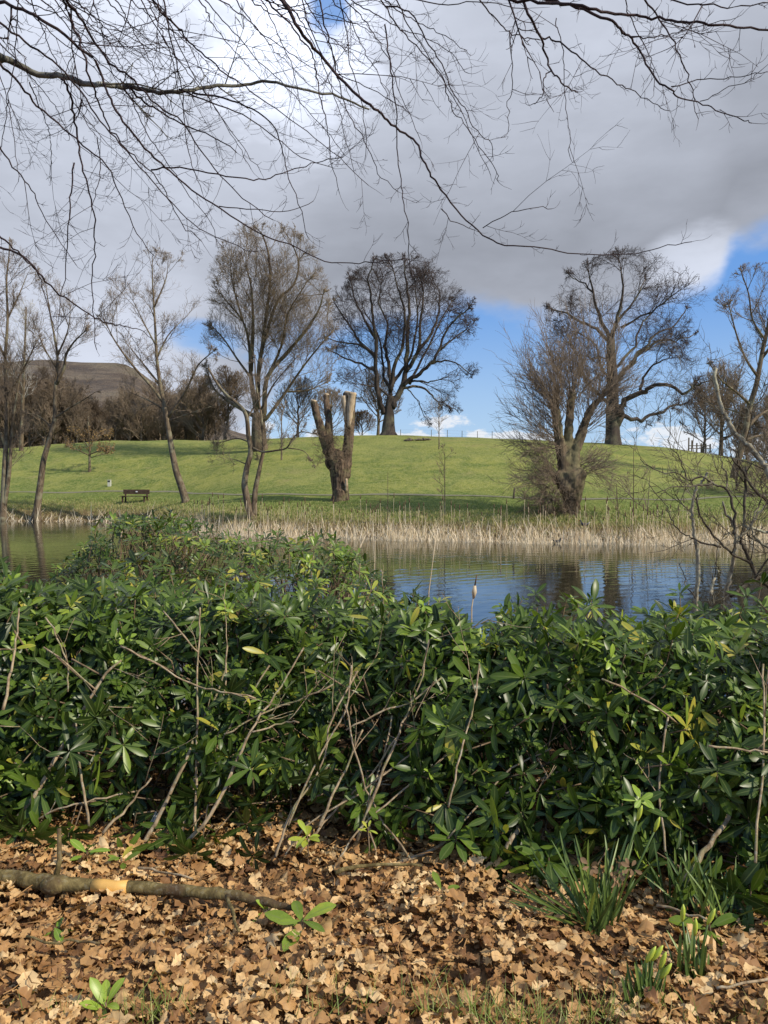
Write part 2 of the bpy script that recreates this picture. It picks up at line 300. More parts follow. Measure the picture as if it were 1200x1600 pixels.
STRAP = [(0, .7), (.3, 1), (.65, .85), (1, .12)]
RHODO = [(0, .10), (.16, .42), (.36, .80), (.58, 1.0), (.78, .86), (.92, .45), (1, .04)]
GRASS = [(0, 1.0), (.5, .8), (1, .08)]
def leaves(mb, P, Dn, Nn, L, W, droop, fold, tint, prof=RHODO, rag=0.0):
    """vectorised bent leaf blades: P base, Dn direction, Nn upper-side normal"""
    N = len(P); Dn = Dn / (np.linalg.norm(Dn, axis=1, keepdims=True) + 1e-9); S = np.cross(Dn, Nn); S /= np.linalg.norm(S, axis=1, keepdims=True) + 1e-9; U = np.cross(S, Dn)
    ts = np.array([a for a, _ in prof]); ws = np.array([b for _, b in prof]); K = len(ts)
    L = np.broadcast_to(L, (N,))[:, None]; W = np.broadcast_to(W, (N,))[:, None]; droop = np.broadcast_to(droop, (N,))[:, None]
    a = droop * ts[None]; s_ = np.where(np.abs(droop) > 1e-3, np.sin(a) / np.where(np.abs(droop) > 1e-3, droop, 1), ts[None]); c_ = np.where(np.abs(droop) > 1e-3, (1 - np.cos(a)) / np.where(np.abs(droop) > 1e-3, droop, 1), 0)
    mid = P[:, None, :] + Dn[:, None, :] * (L * s_)[..., None] - U[:, None, :] * (L * c_)[..., None]
    up = U[:, None, :] * np.cos(a)[..., None] + Dn[:, None, :] * np.sin(a)[..., None]
    w = W * ws[None] * 0.5
    if rag: w = w * (1 + rag * RNG.uniform(-1, 1, w.shape))
    le = mid + S[:, None, :] * w[..., None] + up * (w * fold)[..., None]; ri = mid - S[:, None, :] * w[..., None] + up * (w * fold)[..., None]
    V = np.stack([le, mid, ri], axis=2).reshape(N, K * 3, 3)
    f = []
    for i in range(K - 1):
        b = i * 3; f += [(b, b + 1, b + 4, b + 3), (b + 1, b + 2, b + 5, b + 4)]
    Fq = (np.array(f)[None] + (np.arange(N) * K * 3)[:, None, None]).reshape(-1, 4)
    rib = np.tile(np.array([0, 1, 0] * K), N)
    mb.add(V.reshape(-1, 3), Fq, None, np.repeat(np.broadcast_to(tint, (N,)), K * 3), rib)

# ------------------------------------------------------------------ terrain
def interp(tab, x): return np.interp(x, [a for a, _ in tab], [b for _, b in tab])
SH = [(-400, 75), (-60, 60), (-34, 54), (-26, 52.5), (-20, 52), (-15.5, 49.5), (-12, 44), (-9.5, 40.8), (-6.3, 38.6), (0, 36.6), (5.7, 34.8), (11, 33.8), (17, 34.5), (24, 37), (40, 45), (400, 90)]
def shore(x): return interp(SH, x)
def ypath(x): return shore(x) + 7.0
CREST = [(-700, 735), (-200, 708), (0, 700), (60, 697), (150, 691), (300, 687), (450, 684), (600, 681.5), (700, 682), (800, 684), (870, 689), (960, 695), (1040, 701), (1100, 708), (1200, 722), (1400, 742), (1900, 760)]
YC = 88.0
def prof(u): u = np.clip(u, 0, 1); return 0.55 * np.sin(u * math.pi / 2) + 0.45 * u * u * (3 - 2 * u)
ZC = []
for px, py in CREST:
    u, v = ray(px, py); lo, hi = 0.0, 20.0
    ys = np.linspace(60, 100, 60)
    for _ in range(30):
        zc = (lo + hi) / 2; yp = ypath(u * ys); z = 1.8 + (zc - 1.8) * prof((ys - yp) / (YC - yp)) - np.clip(ys - YC, 0, None) ** 2 * 0.004
        if ((z - CAMZ) / ys).max() > v: hi = zc
        else: lo = zc
    ZC.append((u, zc))
def height(x, y):
    x = np.asarray(x, float); y = np.asarray(y, float); s = shore(x); yp = s + 7.0
    t = y - s
    bank = np.interp(t, [-8, -3, -0.6, 0.3, 1.6, 4, 7], [-1.4, -0.9, -0.25, 0.18, 0.95, 1.45, 1.8])
    zc = interp(ZC, x / np.maximum(y, 60)); hill = 1.8 + (zc - 1.8) * prof((y - yp) / (YC - yp)) - np.minimum(np.clip(y - YC, 0, None) ** 2 * 0.004, 2.0 + np.clip(y - YC, 0, None) * 0.01)
    hill = np.maximum(hill, 1.0)
    z = np.where(y > yp, hill, bank)
    z = z + np.where(y > s + 1, 0.05 * np.sin(x * 0.9 + 0.3 * y) * np.sin(y * 0.7 + 1) + 0.12 * np.sin(x * 0.21 + 2) * np.sin(y * 0.17), 0) * np.clip((y - s) / 6, 0, 1)
    near = np.interp(y, [-30, 3.0, 4.8, 7.5, 9.5, 12, 14], [1.35, 1.2, 1.12, 0.55, 0.0, -0.7, -1.4]) + 0.015 * np.sin(x * 3.1) * np.sin(y * 2.7)
    return np.where(y < 14, near, z)
def hit(px, py, y0=30.0):                        # where the pixel's ray meets the far meadow
    u, v = ray(px, py)
    ys = np.arange(y0, 110, 0.1); d = height(u * ys, ys) - (CAMZ + v * ys); k = np.nonzero(d > 0)[0]
    return float(ys[k[0]]) if len(k) else 86.0
def grid(name, xs, ys, zf, m):
    X, Y = np.meshgrid(xs, ys); Z = zf(X, Y); n, k = X.shape; mb = MB(); i = np.arange(n - 1)[:, None] * k + np.arange(k - 1)[None]
    mb.add(np.stack([X, Y, Z], -1), np.stack([i, i + 1, i + k + 1, i + k], -1).reshape(-1, 4)); o = mb.build(name, m, attrs=False); o['kind'] = 'structure'; return o
xs = np.concatenate([[-3000, -1500, -700, -400, -250], np.arange(-160, -62, 8), np.arange(-60, 60.1, 0.8), np.arange(68, 161, 8), [250, 400, 700, 1500, 3000]])
ys = np.concatenate([[-400, -100, -30, -10, -4, -1], np.arange(0, 14.1, 0.3), np.arange(15, 30, 2), np.arange(31, 60, 0.5), np.arange(60, 112, 1.2), [115, 120, 130, 145, 170, 220, 300, 450, 700, 1200, 3500]])
grid('ground', xs, ys, height, 'ground')
grid('water', np.array([-300, -100, -50, -20, 0, 20, 50, 100, 300.]), np.array([9.0, 15, 30, 45, 60, 95.]), lambda x, y: x * 0.0, 'water')
# footpath ribbon along the far bank
px_ = np.arange(-55, 45, 0.8); mb = MB(); w = []
for x in px_:
    for q in (-0.28, 0, 0.28): yy = float(ypath(x)) + 0.4 + q + .25 * math.sin(x * .35) + .05 * math.sin(x * 2.3 + q * 9); w.append((x, yy, float(height(x, yy)) + 0.022))
i = (np.arange(len(px_) - 1)[:, None] * 3 + np.arange(2)[None]).reshape(-1); mb.add(w, np.stack([i, i + 3, i + 4, i + 1], -1)); tag(mb.build('path', 'path'), kind='structure')
# moorland hill far behind the wood
HR = [(-1200, 585), (-500, 562), (-100, 566), (0, 566), (40, 562), (80, 561), (120, 565), (185, 566), (205, 571), (225, 585), (245, 600), (275, 622), (310, 650), (360, 672), (430, 690), (520, 715), (900, 740)]
HRu = [(ray(a, b)[0], ray(a, b)[1]) for a, b in HR]
def hillz(X, Y):
    u = X / Y; crest = np.interp(u, [a for a, _ in HRu], [b for _, b in HRu]) * 620 + CAMZ; t = np.clip((Y - 190) / 430, 0, 1)
    z = -2 + (crest + 2) * (t ** 1.15) + np.sin(X * 0.05) * np.sin(Y * 0.04) * 3 * t * (1 - t) * 2
    return np.where(Y > 620, crest - (Y - 620) * 0.12, z)
grid('hill', np.arange(-900, 30, 9.0), np.concatenate([np.arange(190, 640, 8.0), [700, 800]]), hillz, 'moorland')

# ------------------------------------------------------------------ trees
def rvec(): return np.array([random.gauss(0, 1), random.gauss(0, 1), random.gauss(0, 1)])
def grow(mb, p, d, L, r, lvl, S, env=None):
    last = lvl >= len(S['n']); n = 4 if last else 5; wig = S['wig'][min(lvl, len(S['wig']) - 1)]; tr = S['trop'][min(lvl, len(S['trop']) - 1)]
    px, py, pz = p; dx, dy, dz = d; pts = [(px, py, pz)]; rr = [r]; st = L / n; tip = 0.35 if not last else 0.5; g = random.gauss
    for i in range(n):
        dx += g(0, wig); dy += g(0, wig); dz += g(0, wig) + tr; q = math.sqrt(dx * dx + dy * dy + dz * dz) + 1e-9; dx /= q; dy /= q; dz /= q
        px += dx * st; py += dy * st; pz += dz * st; pts.append((px, py, pz)); rr.append(r * (1 - (i + 1) / n * (1 - tip)))
        if env:
            (cx, cy, cz), (rx, ry, rz) = env
            if ((px - cx) / rx) ** 2 + ((py - cy) / ry) ** 2 + ((pz - cz) / rz) ** 2 > 1: break
    mb.line(pts, rr, 3 if r < S.get('fine', 0.03) else 5)
    if last: return
    k = S['n'][lvl]; ratio = S['ratio'][lvl]
    for j in range(k):
        t = random.uniform(0.18, 1.0) * (len(pts) - 1); i = min(int(t), len(pts) - 2); f = t - i; a = pts[i]; b = pts[i + 1]
        c = tuple(a[q] + (b[q] - a[q]) * f for q in range(3)); par = unit((b[0] - a[0], b[1] - a[1], b[2] - a[2])); s = rvec(); s = unit(s - par * s.dot(par)); an = R(random.uniform(*S['ang']))
        nd = par * math.cos(an) + s * math.sin(an); grow(mb, c, tuple(nd), L * ratio * random.uniform(0.6, 1.25), max(S['rmin'], r * S['rr'][lvl]), lvl + 1, S, env)
def spawn(cm, pts, rad, dens, L0, r0, S, env, t0=0.2, lvl=0, upbias=0.0):
    P = np.array(pts); seg = np.linalg.norm(P[1:] - P[:-1], axis=1); tot = seg.sum(); n = max(1, int(tot * dens * (1 - t0)))
    cum = np.concatenate([[0], np.cumsum(seg)]) / tot
    for _ in range(n):
        t = random.uniform(t0, 1.0); i = min(int(np.searchsorted(cum, t)) - 1, len(P) - 2); i = max(i, 0); f = (t - cum[i]) / max(1e-6, cum[i + 1] - cum[i]); c = P[i] + (P[i + 1] - P[i]) * f; par = unit(P[i + 1] - P[i])
        s = rvec(); s[2] += upbias; s = unit(s - par * s.dot(par)); an = R(random.uniform(*S['ang'])); nd = par * math.cos(an) + s * math.sin(an)
        grow(cm, tuple(c), tuple(nd), L0 * random.uniform(0.55, 1.25), min(r0, rad[i] * 0.6), lvl, S, env)
def limb3d(path, D, depth=0.0, k=3):
    """pixel path -> 3-D points; `depth` metres the far end lies behind (+) or in front of D"""
    n = len(path); out = []
    for i, (px, py) in enumerate(path):
        s = i / max(1, n - 1); out.append(pt(px, py, D + depth * s ** 1.3))
    return cr(out, k)
def radii(n, w0, w1, D): return [max(0.004, (w0 + (w1 - w0) * (i / (n - 1)) ** 0.8) * D / F / 2) for i in range(n)]
def make_tree(name, label, cat, D, trunk, limbs, S, env_px, tm, cm_, group=None, dens=0.8, L0=3.0, r0=0.05, envy=None, flare=1.5, ground=True, extra=None, sides=10, t0=0.25, trunk_dens=0.0, wob=0.0, ws=1.0):
    """trunk = (path, w0, w1); limbs = [(path, w0, w1, depth)]; env_px = (cx, cy, rx, ry) in photo pixels at D"""
    b = pt(*trunk[0][0], D); gz = float(height(b[0], D)); base = (b[0], D, min(b[2], gz) if ground else b[2]); root = thing(name, base, label, cat, group); tb = MB(); cb = MB(); env = None
    if env_px:
        c = pt(env_px[0], env_px[1], D); env = (c, (env_px[2] * D / F, envy or env_px[2] * D / F, env_px[3] * D / F))
    P = limb3d(trunk[0], D); Rr = radii(len(P), trunk[1], trunk[2], D); P = [np.array((P[0][0], P[0][1], base[2] - 0.25))] + P; Rr = [Rr[0] * flare] + [Rr[0] * (1 + (flare - 1) * 0.45)] + Rr[1:]
    tb.line([tuple(q) for q in P], Rr, sides)
    if trunk_dens: spawn(cb, P, Rr, trunk_dens, L0, r0, S, env, 0.35)
    for lm in limbs:
        path, w0, w1 = lm[:3]; w0 *= ws; w1 = min(w1 * ws, 1.8); ext = abs(path[-1][0] - path[0][0]) * D / F; dep = lm[3] if len(lm) > 3 else random.choice((-1, 1)) * random.uniform(0.3, 0.9) * max(ext, 1.2)
        Q = limb3d(path, D, dep)
        if wob: Q = [q + rvec() * wob * (0 < i < len(Q) - 1) for i, q in enumerate(Q)]
        rq = radii(len(Q), w0, w1, D); tb.line([tuple(q) for q in Q], rq, 7); spawn(cb, Q, rq, dens, L0, r0, S, env, t0)
        e = Q[-1]; d = unit(Q[-1] - Q[-3]); [grow(cb, tuple(e), tuple(unit(d + rvec() * 0.35)), L0 * 0.6, rq[-1] * 0.8, 1, S, env) for _ in range(3)]
    if extra: extra(tb, cb, D, S, env)
    tb.build('trunk', tm, root, base); cb.build('crown', cm_, root, base); return root

OAK = dict(n=[7, 6, 4], ratio=[0.66, 0.60, 0.55], ang=(26, 62), wig=[0.12, 0.15, 0.18], trop=[0.02, 0.01, 0.0], rr=[0.5, 0.6, 0.7], rmin=0.0085, fine=0.05)
oak_limbs = [
 ([(600,645),(597,638),(591,614),(587,586),(587,553),(587,529),(582,497),(580,467),(576,438),(582,412)],13,3,-2.0),
 ([(590,595),(587,581),(571,571),(548,564),(528,553),(515,548)],7,2), ([(587,560),(574,545),(558,532),(550,514),(532,488),(522,473)],8,2),
 ([(580,550),(558,538),(535,536),(513,529)],5,2), ([(608,640),(610,603),(608,575),(602,549),(603,529),(606,506),(593,473),(595,445)],10,3,2.5),
 ([(611,610),(613,597),(615,571),(628,547),(632,510),(630,473),(621,451),(615,423)],10,3,-3), ([(612,636),(617,625),(630,601),(635,575),(636,536),(639,501),(639,467),(634,434),(632,412)],15,4,1),
 ([(634,580),(652,551),(656,519),(660,484),(662,456),(656,434)],9,3,3), ([(630,602),(639,594),(656,584),(673,568),(684,549),(695,521),(714,497),(730,484)],10,3,-3),
 ([(652,551),(673,521),(684,497),(688,467),(680,445)],7,2), ([(636,598),(652,595),(667,597),(684,594)],5,2), ([(630,606),(652,603),(667,610),(680,623),(699,633),(714,641)],6,1.5),
 ([(634,606),(641,612),(652,627),(660,644),(669,659)],3,1), ([(673,568),(688,564),(712,566),(734,584)],5,1.5), ([(608,620),(593,607),(578,603),(556,600)],5,1.5),
 ([(587,529),(570,500),(556,470),(548,440)],6,2), ([(613,600),(624,585),(640,560),(650,520),(652,480),(648,440)],8,2,4), ([(611,608),(600,590),(596,560),(590,520),(566,480)],7,2,5),
 ([(684,549),(706,530),(728,515)],5,2), ([(640,600),(660,560),(690,500),(706,470)],6,2,5)]
OAKD = 86.0
make_tree('oak_tree', 'great domed bare oak standing alone on the crest of the grassy hill against the sky', 'tree', OAKD, ([(607, 680), (607, 665), (608, 651), (608, 636), (610, 618)], 25, 11), oak_limbs, OAK, (628, 528, 114, 125), 'oak_bark', 'oak_twigs', dens=0.8, L0=4.2, r0=0.045, envy=9.0, flare=1.45, wob=0.06, ws=0.82)
oak2 = [
 ([(957,672),(970,650),(970,641),(976,625),(1001,614),(1016,606),(1047,604),(1066,614),(1085,606),(1108,595)],17,4), ([(965,648),(989,654),(1008,652),(1035,644),(1047,635),(1073,631),(1085,618)],10,3),
 ([(957,600),(985,568),(1001,552),(1031,533),(1054,533),(1085,522)],9,3), ([(985,568),(1004,545),(1027,522),(1058,503),(1072,483)],7,2), ([(955,530),(962,503),(970,472),(974,445),(970,418)],10,3),
 ([(953,530),(935,491),(928,457),(920,426)],9,3), ([(952,534),(924,510),(901,499),(874,487),(859,480)],7,2), ([(953,640),(947,625),(928,610),(912,587),(909,564),(895,541)],10,3), ([(955,562),(925,558),(897,556)],4,2),
 ([(964,503),(993,468),(1008,437)],6,2), ([(970,512),(1016,487),(1047,464)],5,2), ([(955,580),(985,548),(1000,515),(1025,480)],7,2), ([(1001,614),(1006,590),(1020,570),(1045,560)],7,2), ([(928,457),(905,440),(890,430)],4,1.5), ([(955,600),(940,570),(930,540),(905,520)],6,2)]
make_tree('oak_tree', 'large bare oak on the right crest with long low boughs reaching right', 'tree', 80.0, ([(958, 697), (957, 648), (957, 595), (955, 560), (954, 528)], 24, 12), oak2, OAK, (978, 535, 132, 138), 'oak_bark', 'oak_twigs', dens=0.85, L0=4.0, r0=0.045, envy=9.0, flare=1.35, wob=0.10, ws=0.8)
WIL = dict(n=[7, 6, 4], ratio=[0.6, 0.6, 0.55], ang=(20, 58), wig=[0.10, 0.12, 0.14], trop=[0.10, 0.08, 0.06], rr=[0.5, 0.6, 0.7], rmin=0.008, fine=0.04)
wil = [([(403,652),(395,649),(359,628),(334,607),(322,575)],13,5), ([(404,650),(401,645),(392,587),(390,545),(380,503),(350,466)],15,4), ([(392,580),(395,520),(395,487),(392,445),(385,420)],10,3),
 ([(408,648),(413,645),(417,591),(447,553),(472,524),(497,487),(505,460)],15,4), ([(410,655),(417,653),(447,612),(476,570),(510,528)],11,3), ([(403,640),(405,570),(417,520),(434,470),(459,445),(467,412),(459,387)],11,3),
 ([(405,580),(412,520),(422,445),(419,395),(409,366),(402,358)],9,2), ([(392,590),(370,560),(350,530),(332,510)],6,2), ([(447,612),(480,610),(505,600)],5,2), ([(380,503),(365,450),(360,420)],5,2), ([(417,591),(440,540),(450,490),(480,440)],7,2)]
make_tree('willow_tree', 'big willow with thick forked trunk and fuzzy brown crown behind the twin trunked tree', 'tree', 70.0, ([(405, 700), (404, 670), (404, 645)], 26, 19), wil, WIL, (420, 520, 104, 170), 'willow_bark', 'willow_twigs', dens=1.5, L0=3.8, r0=0.035, ws=0.72, envy=7.0, flare=1.12)
SLIM = dict(n=[7, 6, 4], ratio=[0.58, 0.55, 0.55], ang=(25, 55), wig=[0.10, 0.13, 0.15], trop=[0.10, 0.10, 0.08], rr=[0.5, 0.6, 0.7], rmin=0.006, fine=0.03)
def slim(label, D, trunk, limbs, env, dens=1.3, L0=2.1, r0=0.026, group='slim bare trees along the far waterside', **k): return make_tree('waterside_tree', label, 'tree', D, trunk, limbs, SLIM, env, 'slim_bark', 'slim_twigs', group, dens, L0, r0, **k)
slim('tree at the far left bank with two close upright trunks rising past the frame edge', 52.5, ([(5,808),(6,770),(8,720),(10,680),(10,620),(8,560),(12,500),(10,440),(14,400),(15,370)],11,1),
 [([(6,795),(14,740),(17,700),(20,660),(26,620),(32,580)],8,3), ([(10,660),(-20,610),(-50,560)],5,2), ([(10,620),(35,580),(52,545)],4,2), ([(9,560),(-20,500),(-30,450)],4,2), ([(11,500),(30,460),(42,430)],3,1), ([(8,700),(-10,650),(-40,620)],4,2)], (10,560,75,185), trunk_dens=1.2)
slim('slender waterside tree leaning right with pale bark, bent at half height, left of bench', 52.2, ([(57,805),(60,780),(64,750),(68,720),(75,695),(82,670),(86,650),(86,620),(88,590),(90,560),(86,530),(80,500),(75,470),(72,445)],12,1),
 [([(84,655),(105,640),(130,625),(150,612)],3.5,1), ([(88,600),(100,575),(103,555),(115,535),(130,520)],6,2), ([(88,575),(70,545),(60,520)],3,1), ([(90,555),(105,520),(110,490)],3.5,1), ([(82,668),(60,650),(40,645)],2.5,1)], (95,540,65,110), trunk_dens=1.2, t0=0.3)
slim('slender waterside tree leaning left just right of the bench with a wide open crown', 49.0, ([(292,789),(284,762),(275,735),(268,700),(263,670),(258,640),(250,600),(245,560),(243,520),(240,470),(238,430),(238,400)],13,1),
 [([(258,632),(235,602),(215,580),(195,555),(178,530),(168,510)],5.5,1.5), ([(251,603),(225,570),(205,545)],4,1.5), ([(262,652),(285,620),(297,597),(310,570),(332,550)],5,1.5), ([(263,658),(300,645),(330,635)],2.5,1), ([(259,642),(235,627),(208,615)],3,1),
  ([(245,560),(262,525),(285,500)],3.5,1), ([(244,540),(225,505),(208,470)],3,1), ([(241,480),(258,440),(262,420)],3,1)], (245,530,85,135), trunk_dens=1.3)
def twin_extra(tb, cb, D, S, env): pass
slim('dark twin trunked tree at the water edge in front of the big willow', 40.5, ([(396,809),(389,795),(384,770),(382,755),(386,730),(392,705),(388,680),(386,655),(380,640),(368,628),(355,618),(340,600),(325,575)],13,3),
 [([(397,806),(397,790),(399,765),(403,745),(407,725),(412,700),(410,670),(407,640),(400,600),(398,560)],11,2), ([(391,698),(410,706),(430,704),(448,700),(457,685),(470,675),(492,678)],4,1.2), ([(408,640),(425,605),(440,585),(462,560)],4,1), ([(388,690),(370,685),(350,690),(338,692)],2.5,1), ([(384,725),(370,719),(360,717)],2,.8), ([(386,655),(400,630),(415,610)],3,1), ([(450,700),(475,705),(490,725)],2,.8)],
 (395,660,105,100), dens=1.8, L0=1.3, r0=0.02)

# cut pollard: fused trunk, three sawn limbs
def fuse(mb, name, mname, root, base, voxel, disp, dscale):
    o = mb.build(name, mname, root, base); o.modifiers.new('r', 'REMESH').mode = 'VOXEL'; o.modifiers['r'].voxel_size = voxel
    tx = bpy.data.textures.new('bark_relief', 'CLOUDS'); tx.noise_scale = dscale; tx.noise_depth = 3; d = o.modifiers.new('d', 'DISPLACE'); d.texture = tx; d.strength = disp; d.mid_level = 0.5; d.texture_coords = 'LOCAL'
    bpy.context.view_layer.update(); dg = bpy.context.evaluated_depsgraph_get(); me = bpy.data.meshes.new_from_object(o.evaluated_get(dg)); o.modifiers.clear(); o.data = me; me.name = name
    for p in me.polygons: p.use_smooth = True
    if not me.materials: me.materials.append(MATS[mname])
    return o
def blob(mb, c, r, sq=(1, 1, 1)):
    V = []; Fq = []; n, k = 10, 7
    for i in range(k + 1):
        a = math.pi * (0.03 + 0.94 * i / k)
        for j in range(n): b = 2 * math.pi * j / n; V.append((c[0] + r * sq[0] * math.sin(a) * math.cos(b), c[1] + r * sq[1] * math.sin(a) * math.sin(b), c[2] + r * sq[2] * math.cos(a)))
    for i in range(k):
        for j in range(n): Fq.append((i * n + j, (i + 1) * n + j, (i + 1) * n + (j + 1) % n, i * n + (j + 1) % n))
    T = [(0, j, j + 1) for j in range(1, n - 1)] + [(k * n, k * n + j + 1, k * n + j) for j in range(1, n - 1)]; mb.add(V, Fq, T)
def wline(mb, path, D, dep=0.0, k=3, sides=14, jit=0.0):
    """path with explicit pixel widths [(px,py,w)]"""
    n = len(path); P = [pt(a, b, D + dep * i / (n - 1)) + (w * D / F / 2,) for i, (a, b, w) in enumerate(path)]; Q = cr(P, k)
    mb.line([tuple(q[:3]) for q in Q], [max(.005, q[3] * (1 + random.uniform(-jit, jit))) for q in Q], sides); return Q
def pollard():
    D = 42.5; b = pt(531, 790, D); gz = float(height(b[0], D)); base = (b[0], D, gz); root = thing('pollard_stump', base, 'cut willow stump by the path with three sawn off upright limbs and pale exposed wood', 'tree stump')
    mb = MB()
    wline(mb, [(531,796,42),(531,788,34),(532,775,27),(531,755,27),(530,738,30),(530,722,30)], D)
    wline(mb, [(527,735,24),(516,710,18),(508,690,16),(500,665,13),(494,645,11.5),(490,627,11)], D, -0.3)
    wline(mb, [(520,725,16),(516,700,14),(514,675,12),(513,655,11),(511,635,10),(510,617,9.5)], D, 0.5)
    wline(mb, [(537,745,22),(541,720,17),(544,695,16),(546,670,16),(546,650,17),(546,630,19),(547,615,22)], D, 0.2)
    blob(mb, pt(533, 722, D - 0.42), 0.17, (1, .8, 1.2)); blob(mb, pt(516, 722, D - 0.1), 0.30, (1, 1, 1.5)); blob(mb, pt(541, 728, D - 0.15), 0.24, (1, 1, 1.7)); blob(mb, pt(525, 716, D), 0.42, (1.1, 1, 1.3)); blob(mb, pt(517, 636, D + .4), 0.11); blob(mb, pt(530, 734, D - .35), .14); blob(mb, pt(508, 705, D - .2), .16, (1, 1, 1.5))
    for a, w in ((515, 14), (524, 16), (538, 18), (546, 14)): wline(mb, [(a, 797, w), ((a + 531) / 2, 785, w), (531, 765, w)], D - 0.25 + random.uniform(-.2, .3))
    fuse(mb, 'trunk', 'pollard_bark', root, base, 0.055, 0.12, 0.22)
    for path, dep in (([(550,613,14),(549,625,12),(547,640,11),(546,655,8),(545,668,5)], -0.35), ([(537,618,9),(538,632,8),(539,645,6),(540,656,3)], -0.30), ([(541,748,3),(541,757,5),(541,768,3)], -0.55)):
        w = MB(); wline(w, path, D + dep, 0.12, sides=8, jit=0.15); w.build('exposed_wood', 'cut_wood', root, base)
    for px, py, w, dd in ((490, 626.5, 10.5, -.3), (510, 616.5, 9, .5), (547, 614.5, 21, .2)):
        c = MB(); P = pt(px, py, D + dd); r = w * D / F / 2; c.line([(P[0], P[1], P[2] - .06), (P[0] + .01, P[1], P[2] + .02), (P[0] + 0.02, P[1], P[2] + .06)], [r * 1.0, r * 0.96, r * .8], 11); c.build('cut_top', 'cut_wood', root, base)
    cb = MB(); S = dict(n=[4, 3], ratio=[.6, .6], ang=(25, 70), wig=[.2, .25], trop=[.02, .02], rr=[.6, .7], rmin=.006, fine=.05)
    for _ in range(90):
        px = random.uniform(500, 536); py = random.uniform(672, 725); grow(cb, pt(px, py, D - 0.35), tuple(unit((random.uniform(-1.2, 1), random.uniform(-1, .2), random.uniform(-.3, .8)))), random.uniform(.35, .9), .010, 0, S)
    cb.build('crown', 'willow_twigs', root, base)
pollard()
def old_willow():
    D = 37.0; b = pt(891, 825, D); base = (b[0], D, max(0.1, float(height(b[0], D)))); root = thing('willow_tree', base, 'old pollarded willow with burred trunk and spray of thin shoots standing in pale reeds', 'tree')
    mb = MB(); wline(mb, [(886,845,34),(888,825,26),(892,800,24),(894,782,28),(893,765,38),(891,748,46),(889,736,42)], D)
    l1 = wline(mb, [(884,742,24),(878,715,17),(874,690,16),(872,670,15),(869,645,13),(868,624,11)], D, -.3); l2 = wline(mb, [(886,735,20),(885,710,15),(888,682,15),(890,655,13),(892,630,12),(894,612,11)], D, .4)
    l3 = wline(mb, [(895,738,22),(899,705,16),(908,679,15),(916,655,13),(925,637,11),(938,622,7),(950,600,5),(958,570,3)], D, .8)
    blob(mb, pt(906, 742, D - .3), .32, (1, 1, 1.1)); blob(mb, pt(875, 747, D - .2), .38); blob(mb, pt(902, 757, D - .3), .3); blob(mb, pt(883, 760, D - .35), .35)
    fuse(mb, 'trunk', 'willow_bark', root, base, 0.06, 0.14, 0.25)
    for px, py, w, dd in ((868, 622.5, 10, -.3), (894, 611, 10, .4)):
        c = MB(); P = pt(px, py, D + dd); r = w * D / F / 2; c.line([(P[0], P[1], P[2] - .05), (P[0], P[1], P[2] + .03)], [r, r * .9], 9); c.build('cut_top', 'cut_wood', root, base)
    cb = MB(); S = dict(n=[9, 4], ratio=[.42, .5], ang=(15, 42), wig=[.07, .12], trop=[.05, .05], rr=[.5, .7], rmin=.006, fine=.04)
    def shoots(Q, n, t0, L, lean, spread):
        for _ in range(n):
            q = Q[int(random.uniform(t0, 1) * (len(Q) - 1))]; d = unit((lean + random.gauss(0, spread), random.gauss(0, spread), random.uniform(.25, 1.1))); grow(cb, tuple(q[:3]), tuple(d), L * random.uniform(.5, 1.2), .022, 0, S)
    shoots(l1, 40, .35, 2.6, -.7, .5); shoots(l1, 22, .7, 3.2, -.15, .22); shoots(l2, 34, .6, 3.1, 0, .3); shoots(l3, 55, .3, 2.8, .25, .55)
    S2 = dict(S); S2['trop'] = [.0, .02]
    for px, py, n, sx, L in ((875, 745, 40, -1, 2.5), (906, 735, 26, 1, 2.0), (868, 775, 22, -1, 1.9), (872, 700, 26, -1, 2.2), (885, 790, 22, -.3, 1.2)):
        for _ in range(n): grow(cb, pt(px + random.uniform(-6, 6), py + random.uniform(-10, 14), D), tuple(unit((sx * random.uniform(.3, 1.1), random.gauss(0, .6), random.uniform(-.45, .75)))), L * random.uniform(.5, 1.15), .016, 0, S2)
    for _ in range(20):                        # suckers round the foot
        px = random.uniform(838, 882); grow(cb, pt(px, random.uniform(815, 828), D + random.uniform(-.5, 1)), tuple(unit((random.gauss(0.1, .3), random.gauss(0, .3), 1))), random.uniform(.8, 2.4), .014, 0, S2)
    cb.build('crown', 'slim_twigs', root, base)
old_willow()

# saplings, small trees, background wood
SAP = dict(n=[5, 4], ratio=[.5, .5], ang=(25, 55), wig=[.08, .12], trop=[.10, .08], rr=[.6, .7], rmin=.007, fine=.05)
def sapling(name, label, px, py, top, w, envw, D=None, cm='slim_twigs', dens=3.0, L0=1.2, t0=.3, group=None, lean=0):
    D = D or hit(px, py); return make_tree(name, label, 'tree', D, ([(px, py), (px + lean * .5, (py + top) / 2), (px + lean, top)], w, w * .35), [], SAP, (px + lean * .6, (py + top) / 2 - 6, envw, (py - top) / 2 + 6), 'slim_bark', cm, group, dens, L0, .02, trunk_dens=dens, flare=1.1)
sapling('sapling', 'thin pale sapling on the upper meadow below the great oak', 686, 702, 632, 2.0, 32, dens=3.5, L0=2.2)
sapling('sapling', 'thin sapling on the slope between the big willow and the cut stump', 440, 719, 640, 3.0, 34, dens=5, L0=2.2)
sapling('sapling', 'wispy sapling rising out of the reeds right of the cut stump', 695, 822, 706, 2.2, 26, D=37.6, dens=3.5, L0=.9)
sapling('sapling', 'single bare whip in the reeds nearest the cut stump', 606, 822, 738, 1.6, 5, D=37.5, dens=1.0, L0=.35)
